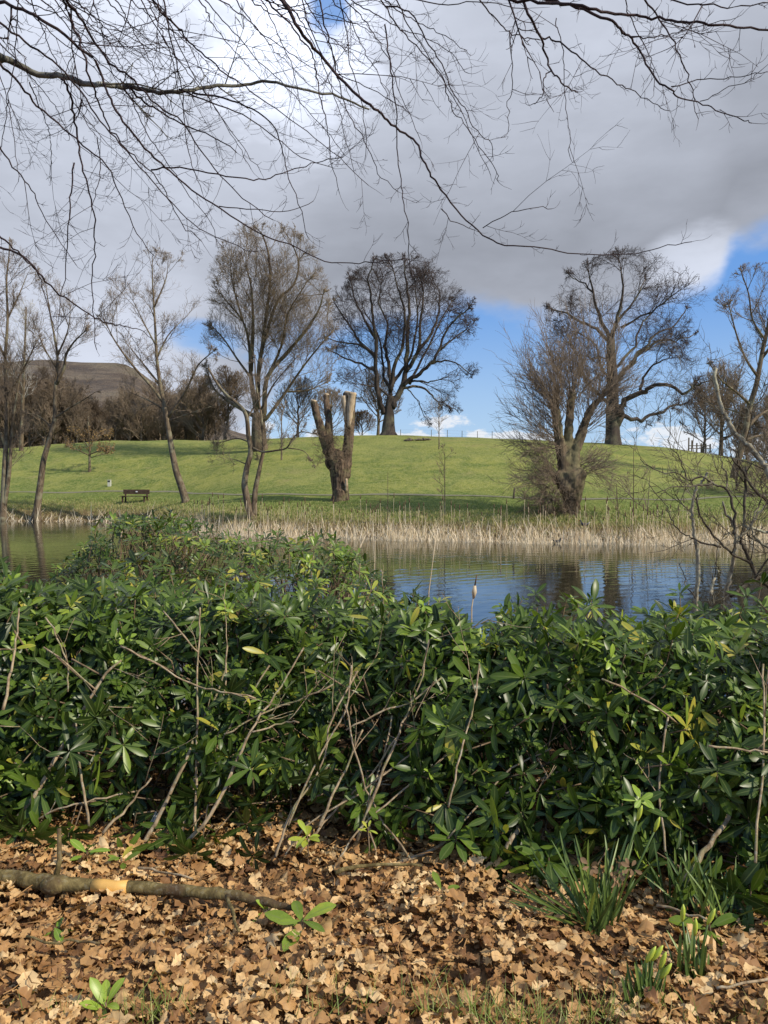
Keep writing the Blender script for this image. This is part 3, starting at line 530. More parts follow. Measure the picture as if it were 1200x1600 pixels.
for k, (a, tp) in enumerate(((968, 745), (990, 700), (1010, 735))):
    sapling('sapling', ('leftmost', 'tallest middle', 'rightmost')[k] + ' of three thin whips in the reeds right of the old willow', a, 828, tp, 2.0, 22, D=35.6, dens=3.0, L0=1.0, group='thin whips by the old willow', lean=(k - 1) * 6)
birch = sapling('birch_tree', 'white stemmed birch at the left end of the meadow beside the wood', 33, 704, 480, 6.5, 40, dens=4.5, L0=2.6, lean=8)
birch.children[0].data.materials[0] = MATS['birch_bark']
def leafy():
    px, py = 140, 737; D = hit(px, py); r = make_tree('oak_sapling', 'small spreading oak still holding brown leaves on the left meadow above the bench', 'tree', D, ([(140,737),(140,715),(140,695),(138,672),(138,650)],4,2),
      [([(140,712),(125,705),(112,700)],2,1), ([(140,710),(158,704),(176,702)],2,1), ([(140,700),(128,685),(118,672)],2,1), ([(140,698),(152,682),(165,678)],2,1), ([(140,716),(152,712),(166,708)],1.5,1)], SAP, (141, 684, 38, 40), 'slim_bark', 'slim_twigs', None, 5, 1.3, .015, trunk_dens=4)
    cr_ = [c for c in r.children if c.name.startswith('crown')][0]; n = len(cr_.data.vertices); co = np.empty(n * 3); cr_.data.vertices.foreach_get('co', co); co = co.reshape(-1, 3) + np.array(r.location); co = co[co[:, 2] < r.location[2] + 3.9]
    co = co[RNG.integers(0, len(co), 850)]; mb = MB(); leaves(mb, co, RNG.normal(size=co.shape), RNG.normal(size=co.shape), .13, .08, .6, .2, RNG.random(len(co)), STRAP); mb.build('foliage', 'brown_leaf', r, r.location)
leafy()
BG = dict(n=[7, 6, 3], ratio=[.62, .58, .5], ang=(20, 48), wig=[.10, .13, .16], trop=[.14, .12, .08], rr=[.5, .6, .8], rmin=.014, fine=.06)
def auto_tree(h, spread, label, seed, base, tm='wood_bark', cm='wood_twigs', name='bare_tree', group=None, nl=16, S=BG, bole=.22, L=None, thick=1.0):
    random.seed(seed); root = thing(name, base, label, 'tree', group); tb = MB(); cb = MB(); bx, by, bz = base; env = ((bx, by, bz + h * (.5 + bole / 2)), (spread, spread, h * (.52 - bole / 2)))
    P = [np.array((bx, by, bz - .4))]; x = y = 0
    for i in range(1, 9): x += random.gauss(0, .012 * h); y += random.gauss(0, .012 * h); P.append(np.array((bx + x, by + y, bz + h * .88 * i / 8)))
    Rr = [h * .022 * thick * (1.25 if i == 0 else 1) * (1 - .85 * i / 8) + .02 for i in range(9)]; tb.line([tuple(q) for q in P], Rr, 7)
    for i in range(nl):
        t = bole + (1 - bole) * (i + random.random()) / nl; q = P[0] + (P[-1] - P[0]) * 0; f = t * .9 * 8; k = min(7, int(f)); q = P[k] + (P[k + 1] - P[k]) * (f - k); a = random.uniform(0, 6.28); up = .35 + .9 * t
        grow(cb, tuple(q), tuple(unit((math.cos(a), math.sin(a), up))), (L or spread * 1.15) * (1.1 - .5 * t), h * .009 * thick * (1.2 - t * .6), 0, S, env)
    tb.build('trunk', tm, root, base); cb.build('crown', cm, root, base); return root
def copy_tree(o, loc, rz, s, label, group):
    c = o.copy(); C.objects.link(c); c.location = loc; c.rotation_euler = (0, 0, rz); c.scale = (s, s, s * random.uniform(.9, 1.1)); tag(c, label, None, group)
    for ch in o.children:
        d = ch.copy(); C.objects.link(d); d.parent = c
    return c
wood_group = 'bare trees of the wood behind the left meadow'
wl = 'tall bare brown tree in the front of the dense wood behind the left meadow'
protos = [auto_tree(14, 4.2, wl, 31 + k, (0, 0, 0), group=wood_group, nl=22) for k in range(4)]
random.seed(5)
ORD = 'first second third fourth fifth sixth seventh eighth ninth tenth eleventh twelfth thirteenth fourteenth fifteenth sixteenth seventeenth eighteenth'.split()
spots = []
for row, (y0, n) in enumerate(((100, 18), (108, 18), (118, 16))):
    for i in range(n):
        px = -60 + (i + random.uniform(.1, .9)) * (400 - row * 10) / n + (0 if row else 0); spots.append((px, y0 + random.uniform(-3, 3)))
for k, (px, y) in enumerate(spots):
    if px > 342: continue
    u = ray(px, 700)[0]; x = u * y; z = float(height(x, y)) - .2; topy = np.interp(px, [-60, 60, 150, 230, 260, 300, 345], [575, 592, 628, 626, 612, 604, 618]) + random.uniform(-16, 24); want = CAMZ + ray(px, topy)[1] * y - z; s = max(.5, want / 13.3)
    if k < 4: o = protos[k]; o.location = (x, y, z); o.scale = (s, s, s); o.rotation_euler = (0, 0, random.uniform(0, 6.28))
    else: o = copy_tree(protos[k % 4], (x, y, z), random.uniform(0, 6.28), s, wl, wood_group)
    if k < 18: o['label'] = 'bare brown tree in the front edge of the left wood, %s from the left' % ORD[k]
    else: o['label'] = 'bare brown tree deep in the left wood behind its front edge'
def at(px, py, y, name, label, h_px, w_px, seed, cm='wood_twigs', tm='wood_bark', nl=18, **k):
    x, _, z = pt(px, py, y); h = h_px * y / F; z = min(z, float(height(x, y))) if y < YC else z; return auto_tree(h, w_px * y / F / 2, label, seed, (x, y, z), tm, cm, name, nl=nl, **k)
at(352, 690, 95, 'bare_tree', 'small dark bare tree with a round crown in the gap left of the big willow', 115, 75, 71, nl=22)
at(316, 690, 97, 'bare_tree', 'dark bushy bare tree at the right end of the wood', 100, 90, 72, nl=26, bole=.05)
at(338, 694, 99, 'bare_tree', 'low bare tree just behind the end of the wood, nearest the round crowned tree', 70, 60, 73, nl=20, bole=.08)
at(590, 684, 92, 'bare_tree', 'pale slender bare tree seen between the limbs of the cut stump', 108, 80, 74, 'slim_twigs', 'slim_bark')
at(566, 684, 97, 'bare_tree', 'small rounded dark bare tree on the skyline left of the great oak', 40, 46, 75, nl=24, bole=.05)
at(520, 684, 100, 'bare_tree', 'faint pale tree on the skyline behind the left limb of the cut stump', 75, 70, 76, 'slim_twigs', 'slim_bark')
at(465, 686, 96, 'bare_tree', 'twiggy tree on the skyline right of the big willow trunk', 95, 75, 77, 'slim_twigs', 'slim_bark')
at(1098, 714, 90, 'bare_tree', 'small upright bare tree on the right skyline beside the wooden gate', 118, 74, 78, nl=24, thick=.8)
at(1126, 716, 93, 'bare_tree', 'stouter bare tree on the right skyline just right of the upright one', 150, 84, 79, nl=24)
at(1168, 726, 88, 'bare_tree', 'bushy brown tree low on the right skyline', 95, 70, 80, nl=28, bole=.02)
at(1204, 730, 84, 'bare_tree', 'bushy brown tree at the right frame edge on the skyline', 110, 80, 81, nl=28, bole=.02)
at(1250, 740, 80, 'bare_tree', 'bushy brown tree beyond the right frame edge', 120, 90, 82, nl=22, bole=.02)
at(1150, 800, 46, 'bare_shrub', 'leafless brown shrub on the far bank behind the crooked alder stems', 80, 90, 83, 'slim_twigs', nl=10, bole=.02, S=SLIM)
at(1205, 806, 44, 'bare_shrub', 'leafless brown shrub on the far bank at the right frame edge', 140, 110, 84, 'slim_twigs', nl=14, bole=.02, S=SLIM)
random.seed(17)
make_tree('waterside_tree', 'tall pale grey tree rising at the right frame edge on the far bank', 'tree', 55.0, ([(1138,800),(1142,770),(1150,730),(1162,685),(1170,640),(1182,600),(1192,545),(1202,500),(1206,440)],15,4),
 [([(1165,670),(1185,650),(1205,640),(1230,640)],7,2), ([(1172,632),(1150,612),(1128,595),(1110,570)],5,1.5), ([(1185,590),(1165,560),(1150,520),(1140,480)],5,1.5), ([(1195,530),(1176,500),(1170,460),(1160,430)],4,1.5), ([(1168,650),(1140,640),(1118,636)],4,1.5), ([(1190,560),(1220,520),(1240,470)],5,2), ([(1160,690),(1190,680),(1220,690)],5,2)],
 SLIM, (1185, 560, 92, 150), 'slim_bark', 'slim_twigs', None, 1.3, 2.2, .035, trunk_dens=1.2)
# far wood on the hill foot: uncountable mass of bare trees
def far_wood():
    mb = MB(); n = 900
    for _ in range(n):
        y = random.uniform(125, 290); px = random.uniform(-140, 330 - max(0, (y - 200)) * .25); u = ray(px, 700)[0]; x = u * y; z = float(hillz(np.array(x), np.array(max(y, 190.)))) if y > 190 else 1.0
        h = random.uniform(6, 10)
        mb.line([(x, y, z - 1), (x + random.gauss(0, .3), y, z + h * .5), (x + random.gauss(0, .6), y, z + h)], [.2, .14, .05], 3)
        k = 34; a = RNG.uniform(0, 6.28, k); t = RNG.uniform(.1, .85, k); L = h * RNG.uniform(.2, .42, k) * (1.1 - .5 * t); P = np.stack([np.full(k, x), np.full(k, y), z + t * h], -1)
        Dn = np.stack([np.cos(a), np.sin(a), RNG.uniform(.5, 2, k)], -1); leaves(mb, P, Dn, RNG.normal(size=(k, 3)), L, .15, RNG.uniform(-.5, .5, k), 0, .5, GRASS)
    tag(mb.build('far_woodland', 'wood_twigs'), 'hazy mass of bare brown woodland climbing the foot of the moor on the left', 'woodland', kind='stuff')
far_wood()

# ------------------------------------------------------------------ bank vegetation
def scatter_blades(name, mname, label, cat, X, Y, L, W, lean, tint, prof=GRASS, z=None, droop=None):
    n = len(X); Z = height(X, Y) if z is None else z; Dn = np.stack([RNG.normal(0, lean, n), RNG.normal(0, lean, n), np.ones(n)], -1); Nn = np.stack([RNG.normal(0, .5, n), -np.ones(n), RNG.normal(0, .2, n)], -1)
    mb = MB(); leaves(mb, np.stack([X, Y, Z], -1), Dn, Nn, L, W, RNG.uniform(-.4, .7, n) if droop is None else droop, .1, tint, prof); return tag(mb.build(name, mname), label, cat, kind='stuff')
n = 19000; X = RNG.uniform(-11.5, 21, n); off = RNG.beta(1.6, 1.8, n) * 2.3 - 1.6; clump = 0.75 + .25 * np.sin(X * 1.7) * np.sin(X * .6 + 1) + .12 * np.sin(X * 5.1)
clump *= .8 + .3 * np.sin(X * .37 + 1) ** 2; Lr = RNG.uniform(.20, .68, n) * clump; Lr[::16] = RNG.uniform(.6, 1.3, len(Lr[::16])); Y = shore(X) + off
keep = (np.sin(X * 2.3 + 1.1 * np.sin(X * .9)) * .5 + np.sin(X * 5.7 + off * 2) * .3 + RNG.random(n) * 1.4) > -.05; X, Y, Lr, off = X[keep], Y[keep], Lr[keep], off[keep]; n = len(X)
scatter_blades('reeds', 'reed', 'dense band of pale dry reeds along the far water edge', 'reeds', X, Y, Lr, RNG.uniform(.012, .035, n), .26, RNG.beta(2.0, 1.5, n), z=np.maximum(height(X, Y), -.25), droop=np.where(RNG.random(n) < .25, RNG.uniform(.8, 2.4, n), RNG.uniform(-.3, .8, n)))
n = 420; X = RNG.uniform(-28, -11.5, n); X = X + .25 * np.sin(X * 9); Y = shore(X) + RNG.uniform(-.9, .2, n); Ll = RNG.uniform(.2, .6, n); Ll[::9] = RNG.uniform(.9, 1.7, len(Ll[::9])); dr = RNG.uniform(-.5, 2.2, n); dr[::9] = 0.1
scatter_blades('reeds', 'reed', 'sparse broken pale reeds at the water edge on the left', 'reeds', X, Y, Ll, .035, .45, RNG.uniform(.5, 1, n), z=np.maximum(height(X, Y), -.2), droop=dr)
n = 26000; X = RNG.uniform(-30, 22, n); Y = shore(X) + RNG.beta(1.3, 2.2, n) * 5.5 + .1; g = np.clip(.25 + (Y - shore(X)) * .14 + RNG.normal(0, .22, n), 0, 1)
scatter_blades('rough_grass', 'rough_grass', 'rough mixed grass and dead stalks on the far bank above the reeds', 'grass', X, Y, RNG.uniform(.05, .22, n) * np.clip(1.4 - (Y - shore(X)) * .2, .35, 1.3), .03, .5, g)
# cattail heads standing dark above the reeds
def cattails():
    mb = MB(); st = MB()
    for _ in range(150):
        x = random.uniform(-10.5, 14); y = float(shore(x)) + random.uniform(-.3, .9); z = max(0, float(height(x, y))); h = random.uniform(1.15, 1.7); a = random.gauss(0, .05); st.line([(x, y, z - .1), (x + a * .5, y, z + h * .5), (x + a, y, z + h)], [.009, .008, .006], 3)
        mb.line([(x + a * .9, y, z + h * .86), (x + a * .93, y, z + h * .92), (x + a, y, z + h)], [.018, .024, .016], 6)
    r = thing('cattails', (0, 36, 0), 'brown cattail heads on thin stalks rising over the pale far reeds', 'cattails'); r['kind'] = 'stuff'; st.build('stalks', 'reed', r, (0, 36, 0)); mb.build('heads', 'cattail_head', r, (0, 36, 0))
cattails()

# ------------------------------------------------------------------ bench, markers, posts, birds, debris
def bench():
    D = 53.5; a = pt(189, 778, D); b = pt(232, 778, D); z = float(height((a[0] + b[0]) / 2, D)); cx = (a[0] + b[0]) / 2; W = 1.9; base = (cx, D, z); rot = Matrix.Rotation(R(6), 4, 'Z'); root = thing('park_bench', (0, 0, 0), 'dark brown wooden bench with a solid back board and small plaque beside the far footpath', 'bench'); root.location = base; root.rotation_euler = (0, 0, R(-8)); root.scale = (1.02, 1.02, 1.02)
    m = MB(); [m.box((0, .27, .62 + .105 * i), (W, .035, .098), Matrix.Rotation(R(-8), 3, 'X')) for i in range(3)]; m.build('backrest', 'bench_wood', root, smooth=False)
    m = MB(); [m.box((0, -.24 + .13 * i, .43), (W + .08, .115, .04)) for i in range(4)]; m.build('seat', 'bench_wood', root, smooth=False)
    for sx in (-1, 1):
        for y, h in ((-.2, .41), (.24, .60)): m = MB(); m.box((sx * .78, y, h / 2), (.085, .085, h)); m.build('leg', 'bench_wood', root, smooth=False)
        m = MB(); m.box((sx * .78, .02, .385), (.07, .36, .05)); m.build('rail', 'bench_wood', root, smooth=False)
    m = MB(); m.box((.03, .235, .735), (.14, .012, .07), Matrix.Rotation(R(-8), 3, 'X')); m.build('plaque', 'plaque', root, smooth=False)
bench()
def marker():
    D = hit(171, 760); x, _, z0 = pt(171, 760, D); z = float(height(x, D)); r = thing('marker_post', (x, D, z), 'short pale square marker post with a dark slot, on the grass behind the bench', 'post')
    m = MB(); m.box((0, 0, .24), (.24, .2, .50)); m.build('post', 'pale_marker', r, smooth=False); m = MB(); m.box((-.01, -.105, .40), (.19, .012, .12)); m.build('slot', 'black_paint', r, smooth=False); m = MB(); m.box((0, 0, .51), (.27, .23, .035)); m.build('cap', 'pale_marker', r, smooth=False)
marker()
def stake(px, py, top, w, D, label, lean=0.0, group=None):
    x, _, z = pt(px, py, D); z = min(z, float(height(x, D))) - .02; h = (py - top) * D / F; m = MB(); m.line([(0, 0, -.2), (lean * h * .5, 0, h * .5), (lean * h, 0, h - .03), (lean * h, 0, h)], [w, w, w * .97, w * .7], 7); return tag(m.build('wooden_post', 'post_wood', origin=(x, D, z)), label, 'post', group)
# (origin handled: geometry local)
def stake(px, py, top, w, D, label, lean=0.0, group=None):
    x, _, z = pt(px, py, D); z = min(z, float(height(x, D))); h = (py - top) * D / F; m = MB(); m.line([(x, D, z - .2), (x + lean * h * .5, D, z + h * .5), (x + lean * h, D, z + h - .03), (x + lean * h, D, z + h)], [w, w, w * .97, w * .7], 7); return tag(m.build('wooden_post', 'post_wood', origin=(x, D, z)), label, 'post', group)
stake(802, 779, 762, .055, 41.5, 'short leaning wooden post by the footpath left of the old willow', .12)
def fence(label, pxs, D, top, w, tilt=0):
    x0 = ray(pxs[0], 680)[0] * D; base = (x0, D, float(height(x0, D))); r = thing('wire_fence', base, label, 'fence'); tops = []
    for px in pxs:
        Dd = D + tilt * (px - pxs[0]); x = ray(px, 680)[0] * Dd; z = float(height(x, Dd)); h = top; m = MB(); m.line([(x, Dd, z - .3), (x, Dd, z + h)], [w, w * .9], 6); m.build('post', 'post_wood', r, base); tops.append((x, Dd, z + h))
    for f in (.95, .6, .3):
        m = MB(); m.line([(a, b, c - top * (1 - f)) for a, b, c in tops], [.004] * len(tops), 3); m.build('wire', 'wire', r, base)
fence('post and wire fence along the crest right of the great oak', [626, 674, 699, 722, 746, 769, 812], 89.5, 1.0, .035)
def gate():
    D = 86; x, _, _z = pt(1076, 706, D); z = float(height(x, D)); r = thing('wooden_gate', (x, D, z), 'small wooden gate and pale railings on the right skyline', 'gate')
    for q, h in ((0, 1.5), (.35, 1.2), (.9, .9), (1.4, .9), (1.9, .85), (2.4, .8)): m = MB(); m.box((q, 0, h / 2 - .1), (.12, .12, h + .2)); m.build('post', 'post_wood', r, smooth=False)
    for h in (.3, .6): m = MB(); m.box((1.2, -.075, h), (2.4, .03, .09)); m.build('rail', 'post_wood', r, smooth=False)
gate()
def debris():
    D = hit(652, 689); x, _, z = pt(652, 689, D); m = MB()
    for _ in range(16): a = random.uniform(-1, 1) * 1.1; g = float(height(x + a, D)); l = random.uniform(.3, .8); th = random.uniform(-.5, .5); m.line([(x + a - l / 2, D + random.uniform(-.4, .4), g + .05), (x + a, D, g + .16 * random.uniform(.5, 1.4)), (x + a + l / 2, D + random.uniform(-.4, .4), g + .05 + abs(th) * .2)], [.05, .10, .04], 6)
    tag(m.build('log_pile', 'post_wood', origin=(x, D, z)), 'low scatter of broken logs on the meadow just below the great oak', 'log pile')
debris()
def bird(px, py, D, s, label, face=1, pale=False, z0=None):
    x, _, z = pt(px, py, D); z = z if z0 is None else z0; r = thing('moorhen', (x, D, z), label, 'bird', 'small black waterbirds in the far reeds'); r.rotation_euler = (0, 0, 0 if face > 0 else math.pi)
    m = MB(); P = [(-.17, .12), (-.14, .105), (-.07, .08), (.0, .075), (.07, .09), (.11, .14), (.125, .19), (.14, .225), (.165, .23), (.185, .222)]; rad = [.006, .03, .062, .072, .062, .038, .026, .03, .027, .008]
    m.line([(a * s, 0, b * s) for a, b in P], [q * s for q in rad], 12); m.build('body', 'bird_black', r)
    m = MB(); m.line([(.18 * s, 0, .222 * s), (.20 * s, 0, .218 * s), (.222 * s, 0, .208 * s)], [.013 * s, .010 * s, .003 * s], 6); m.build('bill', 'bill_red', r)
    m = MB(); m.line([(-.13 * s, 0, .11 * s), (-.19 * s, 0, .155 * s), (-.215 * s, 0, .17 * s)], [.03 * s, .02 * s, .006 * s], 6); m.build('tail', 'flank_pale' if pale else 'bird_black', r)
bird(871, 839, 34.0, 1.1, 'small black moorhen swimming at the edge of the pale reeds under the old willow', 1, z0=-.03); bird(913, 823, 34.9, 1.25, 'black moorhen standing among the reeds right of the old willow trunk', -1, True)

# ------------------------------------------------------------------ overhanging beech
def beech():
    B = (-6.5, 0.6, 1.25); root = thing('beech_tree', B, 'overhanging beech with drooping dark leafless branches filling the top of the view', 'tree')
    tb = MB(); tb.line([(-6.5, .6, .6), (-6.5, .6, 1.5), (-6.45, .65, 3), (-6.4, .7, 5), (-6.35, .7, 7.5), (-6.3, .6, 10), (-6.3, .6, 13)], [.62, .45, .40, .36, .30, .22, .1], 16); tb.build('trunk', 'beech_bark', root, B)
    boughs = [[(-6.4, .7, 6.2), (-4.5, 2.2, 7.2), (-2.5, 3.4, 7.6), (0, 4.3, 7.7), (2.5, 4.8, 7.6), (5, 5, 7.2)], [(-6.4, .7, 5.0), (-5.2, 2.4, 5.9), (-4.2, 3.6, 6.2), (-3.0, 4.6, 6.9), (-1.2, 5.4, 7.3)], [(-6.4, .7, 7.4), (-3.5, .9, 8.8), (-.5, 2.0, 8.6), (2.5, 3.2, 8.0), (4.5, 4.0, 7.4)], [(-6.4, .7, 3.6), (-5.0, 2.6, 4.3), (-3.6, 4.0, 4.9), (-3.4, 4.6, 4.7)]]
    bp = []
    for k, b in enumerate(boughs):
        Q = cr(b, 5); m = MB(); m.line([tuple(q) for q in Q], [.13 * (1 - .8 * i / (len(Q) - 1)) for i in range(len(Q))], 9); m.build('bough', 'beech_bark', root, B); bp += Q if k < 4 else []
    bp = np.array(bp)
    S = dict(n=[3], ratio=[.5], ang=(30, 60), wig=[.13, .16], trop=[.05, .12], rr=[.75], rmin=.0011, fine=.02)
    S2 = dict(n=[7, 2], ratio=[.34, .5], ang=(28, 55), wig=[.09, .14, .16], trop=[-.03, .05, .1], rr=[.6, .8], rmin=.0011, fine=.02)
    tot = [0]
    def strand(path, w0, w1, D0, D1, dens=1.0, kind='branch', m_='beech_twigs', lift=True, long=1.0):
        n = len(path); m = MB(); ph = random.uniform(0, 6.28)
        P = [pt(a, b, D0 + (D1 - D0) * i / (n - 1) + .10 * math.sin(ph + i * 1.3)) for i, (a, b) in enumerate(path)]
        Q = cr(P, 4); Q = [q + rvec() * .004 for q in Q]; D = (D0 + D1) / 2; w0 *= .86; rr = [max(.0011, (w0 + (w1 - w0) * (i / (len(Q) - 1)) ** .8) * D / F / 2) for i in range(len(Q))]
        a, b = path[0]
        if lift and (b <= 8 or a <= 3 or a >= 1197):
            q = Q[0]; d0 = unit(Q[0] - Q[2]); c = q + d0 * 1.6 + np.array((0, 0, .6)); t = bp[np.argmin(np.linalg.norm(bp - c, axis=1))]; mid = q + d0 * min(1.0, np.linalg.norm(t - q) * .4); ex = cr([t, (t + mid) / 2 + np.array((0, 0, .05)), mid, q], 3)[:-1]; Q = [np.array(e) for e in ex] + Q; rr = [max(rr[0], .005) * (1 + .8 * (1 - i / len(ex))) for i in range(len(ex))] + rr; k0 = len(ex)
        else: k0 = 0
        m.line([tuple(q) for q in Q], rr, 7)
        V = Q[k0:]; seg = np.linalg.norm(np.diff(np.array(V), axis=0), axis=1); L = seg.sum(); nt = int(L * 9.0 * dens); cum = np.concatenate([[0], np.cumsum(seg)]) / L
        for j in range(nt):
            t = (j + random.uniform(.2, .8)) / nt; i = max(0, min(int(np.searchsorted(cum, t)) - 1, len(V) - 2)); f = (t - cum[i]) / max(1e-6, cum[i + 1] - cum[i]); c = V[i] + (V[i + 1] - V[i]) * f; par = unit(V[i + 1] - V[i]); s = unit(np.cross(par, (0, 1, .3 * random.gauss(0, 1)))) * (1 if j % 2 else -1) + rvec() * .25; s = unit(s - par * s.dot(par)); an = R(random.uniform(35, 60)); nd = par * math.cos(an) + s * math.sin(an)
            if random.random() < .17 * long: grow(m, tuple(c), tuple(nd), random.uniform(.25, .7), max(.0018, rr[i] * .4), 0, S2)
            elif random.random() < .72: grow(m, tuple(c), tuple(nd), random.uniform(.04, .16), .0016, 0, S)
            else: grow(m, tuple(c), tuple(nd), random.uniform(.02, .05), .0015, 9, S)
        grow(m, tuple(V[-1]), tuple(unit(V[-1] - V[-2])), .12, .0014, 9, S)
        m.build(kind, m_, root, B); tot[0] += 1
    random.seed(23)
    strand([(-5,88),(20,96),(60,115),(100,119),(130,130),(165,133),(200,137),(230,142),(265,145),(295,142),(330,135),(375,133),(410,128),(440,131),(480,142),(530,152),(575,170)], 12, 3, 4.6, 5.2, 1.2, 'limb', 'beech_bark')
    strand([(205,137),(225,160),(255,178),(290,196),(330,212),(370,236)], 4, 1.5, 4.8, 5.0); strand([(97,122),(107,140),(115,180),(122,220),(127,260),(140,300),(147,345),(148,390),(145,440),(147,500),(150,545)], 4.5, 1.2, 4.6, 4.8)
    strand([(300,146),(350,152),(395,172),(430,200),(442,240),(452,280),(470,330),(480,372)], 3.5, 1, 4.9, 5.0); strand([(280,141),(330,160),(380,180),(430,215),(470,245),(520,262)], 3, 1, 4.8, 4.8)
    for path, w0, w1, d0, d1, de in [
     ([(-3,3),(35,14),(75,38),(125,75),(150,95),(163,130),(175,165),(200,200),(235,240),(265,268),(300,297),(345,327),(400,362),(450,382),(505,407),(560,410),(600,408),(640,404)],5.5,1.4,3.6,4.6,.9),
     ([(98,-3),(108,20),(120,55),(130,85),(140,120),(150,150),(160,175),(175,205),(195,230),(215,250),(245,280),(262,310),(285,350),(315,375)],4.5,1.3,3.9,4.5,1),
     ([(101,-3),(130,35),(150,70),(180,105),(210,125),(245,165),(285,190),(310,230),(345,275),(380,310),(425,345)],5,1.3,4.2,4.9,1),
     ([(-3,35),(40,65),(80,95),(120,135),(150,180),(180,215),(220,260),(255,300),(290,340),(340,372),(400,395)],4,1.2,4,4.4,1), ([(-3,98),(30,130),(60,165),(100,200),(140,235),(165,258),(190,310),(215,365),(240,400)],4.5,1.2,4,4.3,1),
     ([(150,215),(158,260),(150,300),(142,330)],2,1,4.3,4.4,.8), ([(116,255),(112,300),(107,340),(104,400),(98,450),(90,500)],3,1,4.4,4.4,.9), ([(233,-3),(260,25),(285,50),(300,70),(330,95),(360,120),(390,140),(430,170),(480,205),(530,245),(575,290)],4,1,4.4,4.9,1.1),
     ([(437,-3),(450,12),(463,38),(480,62),(500,85),(530,120),(560,150),(585,170),(600,183),(625,203),(650,222),(660,250),(675,275),(690,297),(720,335),(755,368),(790,382),(850,388),(900,397),(980,398),(1030,388),(1082,377)],6.5,1.3,4,4.8,.55),
     ([(413,-3),(440,25),(465,55),(487,82),(495,110),(500,150),(510,190),(514,225),(518,260),(530,300)],3.5,1,4.2,4.6,1), ([(500,-3),(505,30),(515,65),(525,110),(535,150),(550,190),(575,230),(590,270),(620,300)],3,1,4.4,4.6,1), ([(532,-3),(540,50),(548,100),(560,140),(572,200),(570,250)],2.4,1,4.5,4.7,1),
     ([(603,40),(605,80),(612,120),(618,170),(620,220),(625,270),(630,310),(637,350),(640,400),(642,430)],2.8,1.2,4,4.2,.8), ([(600,10),(640,18),(665,60),(690,100),(705,140),(725,170),(745,205),(768,225),(770,250)],2.8,1,4.2,4.4,1), ([(600,5),(620,40),(640,60),(660,85),(690,120),(700,150),(710,175),(730,200),(755,235),(775,265),(777,285)],2.5,1,4.3,4.3,1),
     ([(748,-3),(770,25),(790,45),(797,52),(820,58),(845,62)],2.5,1.5,3.8,3.9,.6), ([(797,52),(799,90),(799,140),(794,165),(795,205)],1.8,1,3.8,3.9,.6), ([(815,-3),(830,30),(845,60),(855,90),(860,110),(875,125),(890,140),(902,144)],5,1.8,3.8,4,.9),
     ([(860,110),(850,122),(848,145),(840,158),(825,165)],2.4,1,3.9,3.9,.8), ([(846,60),(870,62),(900,85),(930,110),(965,130),(990,142),(1020,160),(1045,172)],3.4,1,3.9,4.1,.9), ([(868,30),(873,50),(880,90),(882,130),(885,180),(890,205),(890,245)],1.8,.9,4,4,.6),
     ([(780,-3),(840,2),(880,5),(920,12),(960,20),(1000,25),(1040,30),(1080,35),(1120,38),(1160,42),(1215,48)],6,3,3.4,3.1,1), ([(860,0),(900,12),(950,30),(970,45),(985,60),(1005,90),(1025,125),(1050,140),(1060,150),(1090,160),(1120,172),(1160,187),(1175,192)],5.5,1.3,3.6,3.8,.8),
     ([(1006,-3),(1030,30),(1050,60),(1065,95),(1078,125),(1084,150),(1085,165),(1090,185)],3.4,1,3.8,3.9,1), ([(1050,137),(1090,125),(1130,122),(1170,117),(1205,110)],2.2,1,3.8,3.7,.9), ([(1095,160),(1130,140),(1170,125),(1190,108)],1.6,.9,3.8,3.7,.7), ([(965,40),(990,58),(1020,58),(1050,52),(1090,42),(1140,30)],2.6,1,3.7,3.5,1.1),
     ([(975,-3),(990,40),(1010,75),(1020,110),(1022,140)],2,1,3.9,4,1), ([(690,325),(705,345),(740,360)],2,1,4.5,4.5,.8), ([(755,356),(790,335),(830,326),(862,324)],1.8,1,4.6,4.6,.9), ([(-3,225),(20,260),(45,290),(60,320),(90,370),(120,415)],3,1,4.5,4.6,1), ([(-3,365),(20,388),(45,410),(60,430),(72,470),(85,512)],3.6,1,4,4.2,1), ([(-3,385),(35,400),(60,425),(85,453),(120,478),(150,497),(175,507),(200,510),(225,520),(245,540)],4.2,1,4.1,4.6,.8),
     ([(235,265),(280,262),(340,272),(395,280),(430,276),(470,262),(505,250),(536,246)],3,1.2,4.3,4.5,.35), ([(340,322),(400,328),(450,330),(490,315)],2,1,4.5,4.5,.5), ([(255,-3),(262,40),(275,95),(285,150),(290,210),(300,260),(315,300)],3,1,4.4,4.7,1), ([(470,-3),(490,60),(520,110),(560,130),(600,150),(640,175)],2.4,1,4.6,4.8,1), ([(1040,-3),(1090,8),(1140,10),(1210,6)],3,1.6,3.2,2.9,1), ([(640,-3),(700,8),(760,4),(820,12)],2.2,1.2,4,4,1)]:
        strand(path, w0, w1, d0, d1, de)
    for k in range(38):                        # fine drooping sprays between the traced branches
        x = random.choice((random.uniform(-40, 620), random.uniform(-60, 420))); y = random.choice((-3, -3, random.uniform(0, 230))); L = random.uniform(130, 330); a = R(random.uniform(28, 82)); p = [(x, y)]
        for i in range(7): a += random.gauss(0, .10) + .02; p.append((p[-1][0] + math.cos(a) * L / 7, p[-1][1] + math.sin(a) * L / 7))
        strand(p, 2.2, .9, random.uniform(4, 5), random.uniform(4.4, 5.4), .9, lift=(y < 0))
beech()

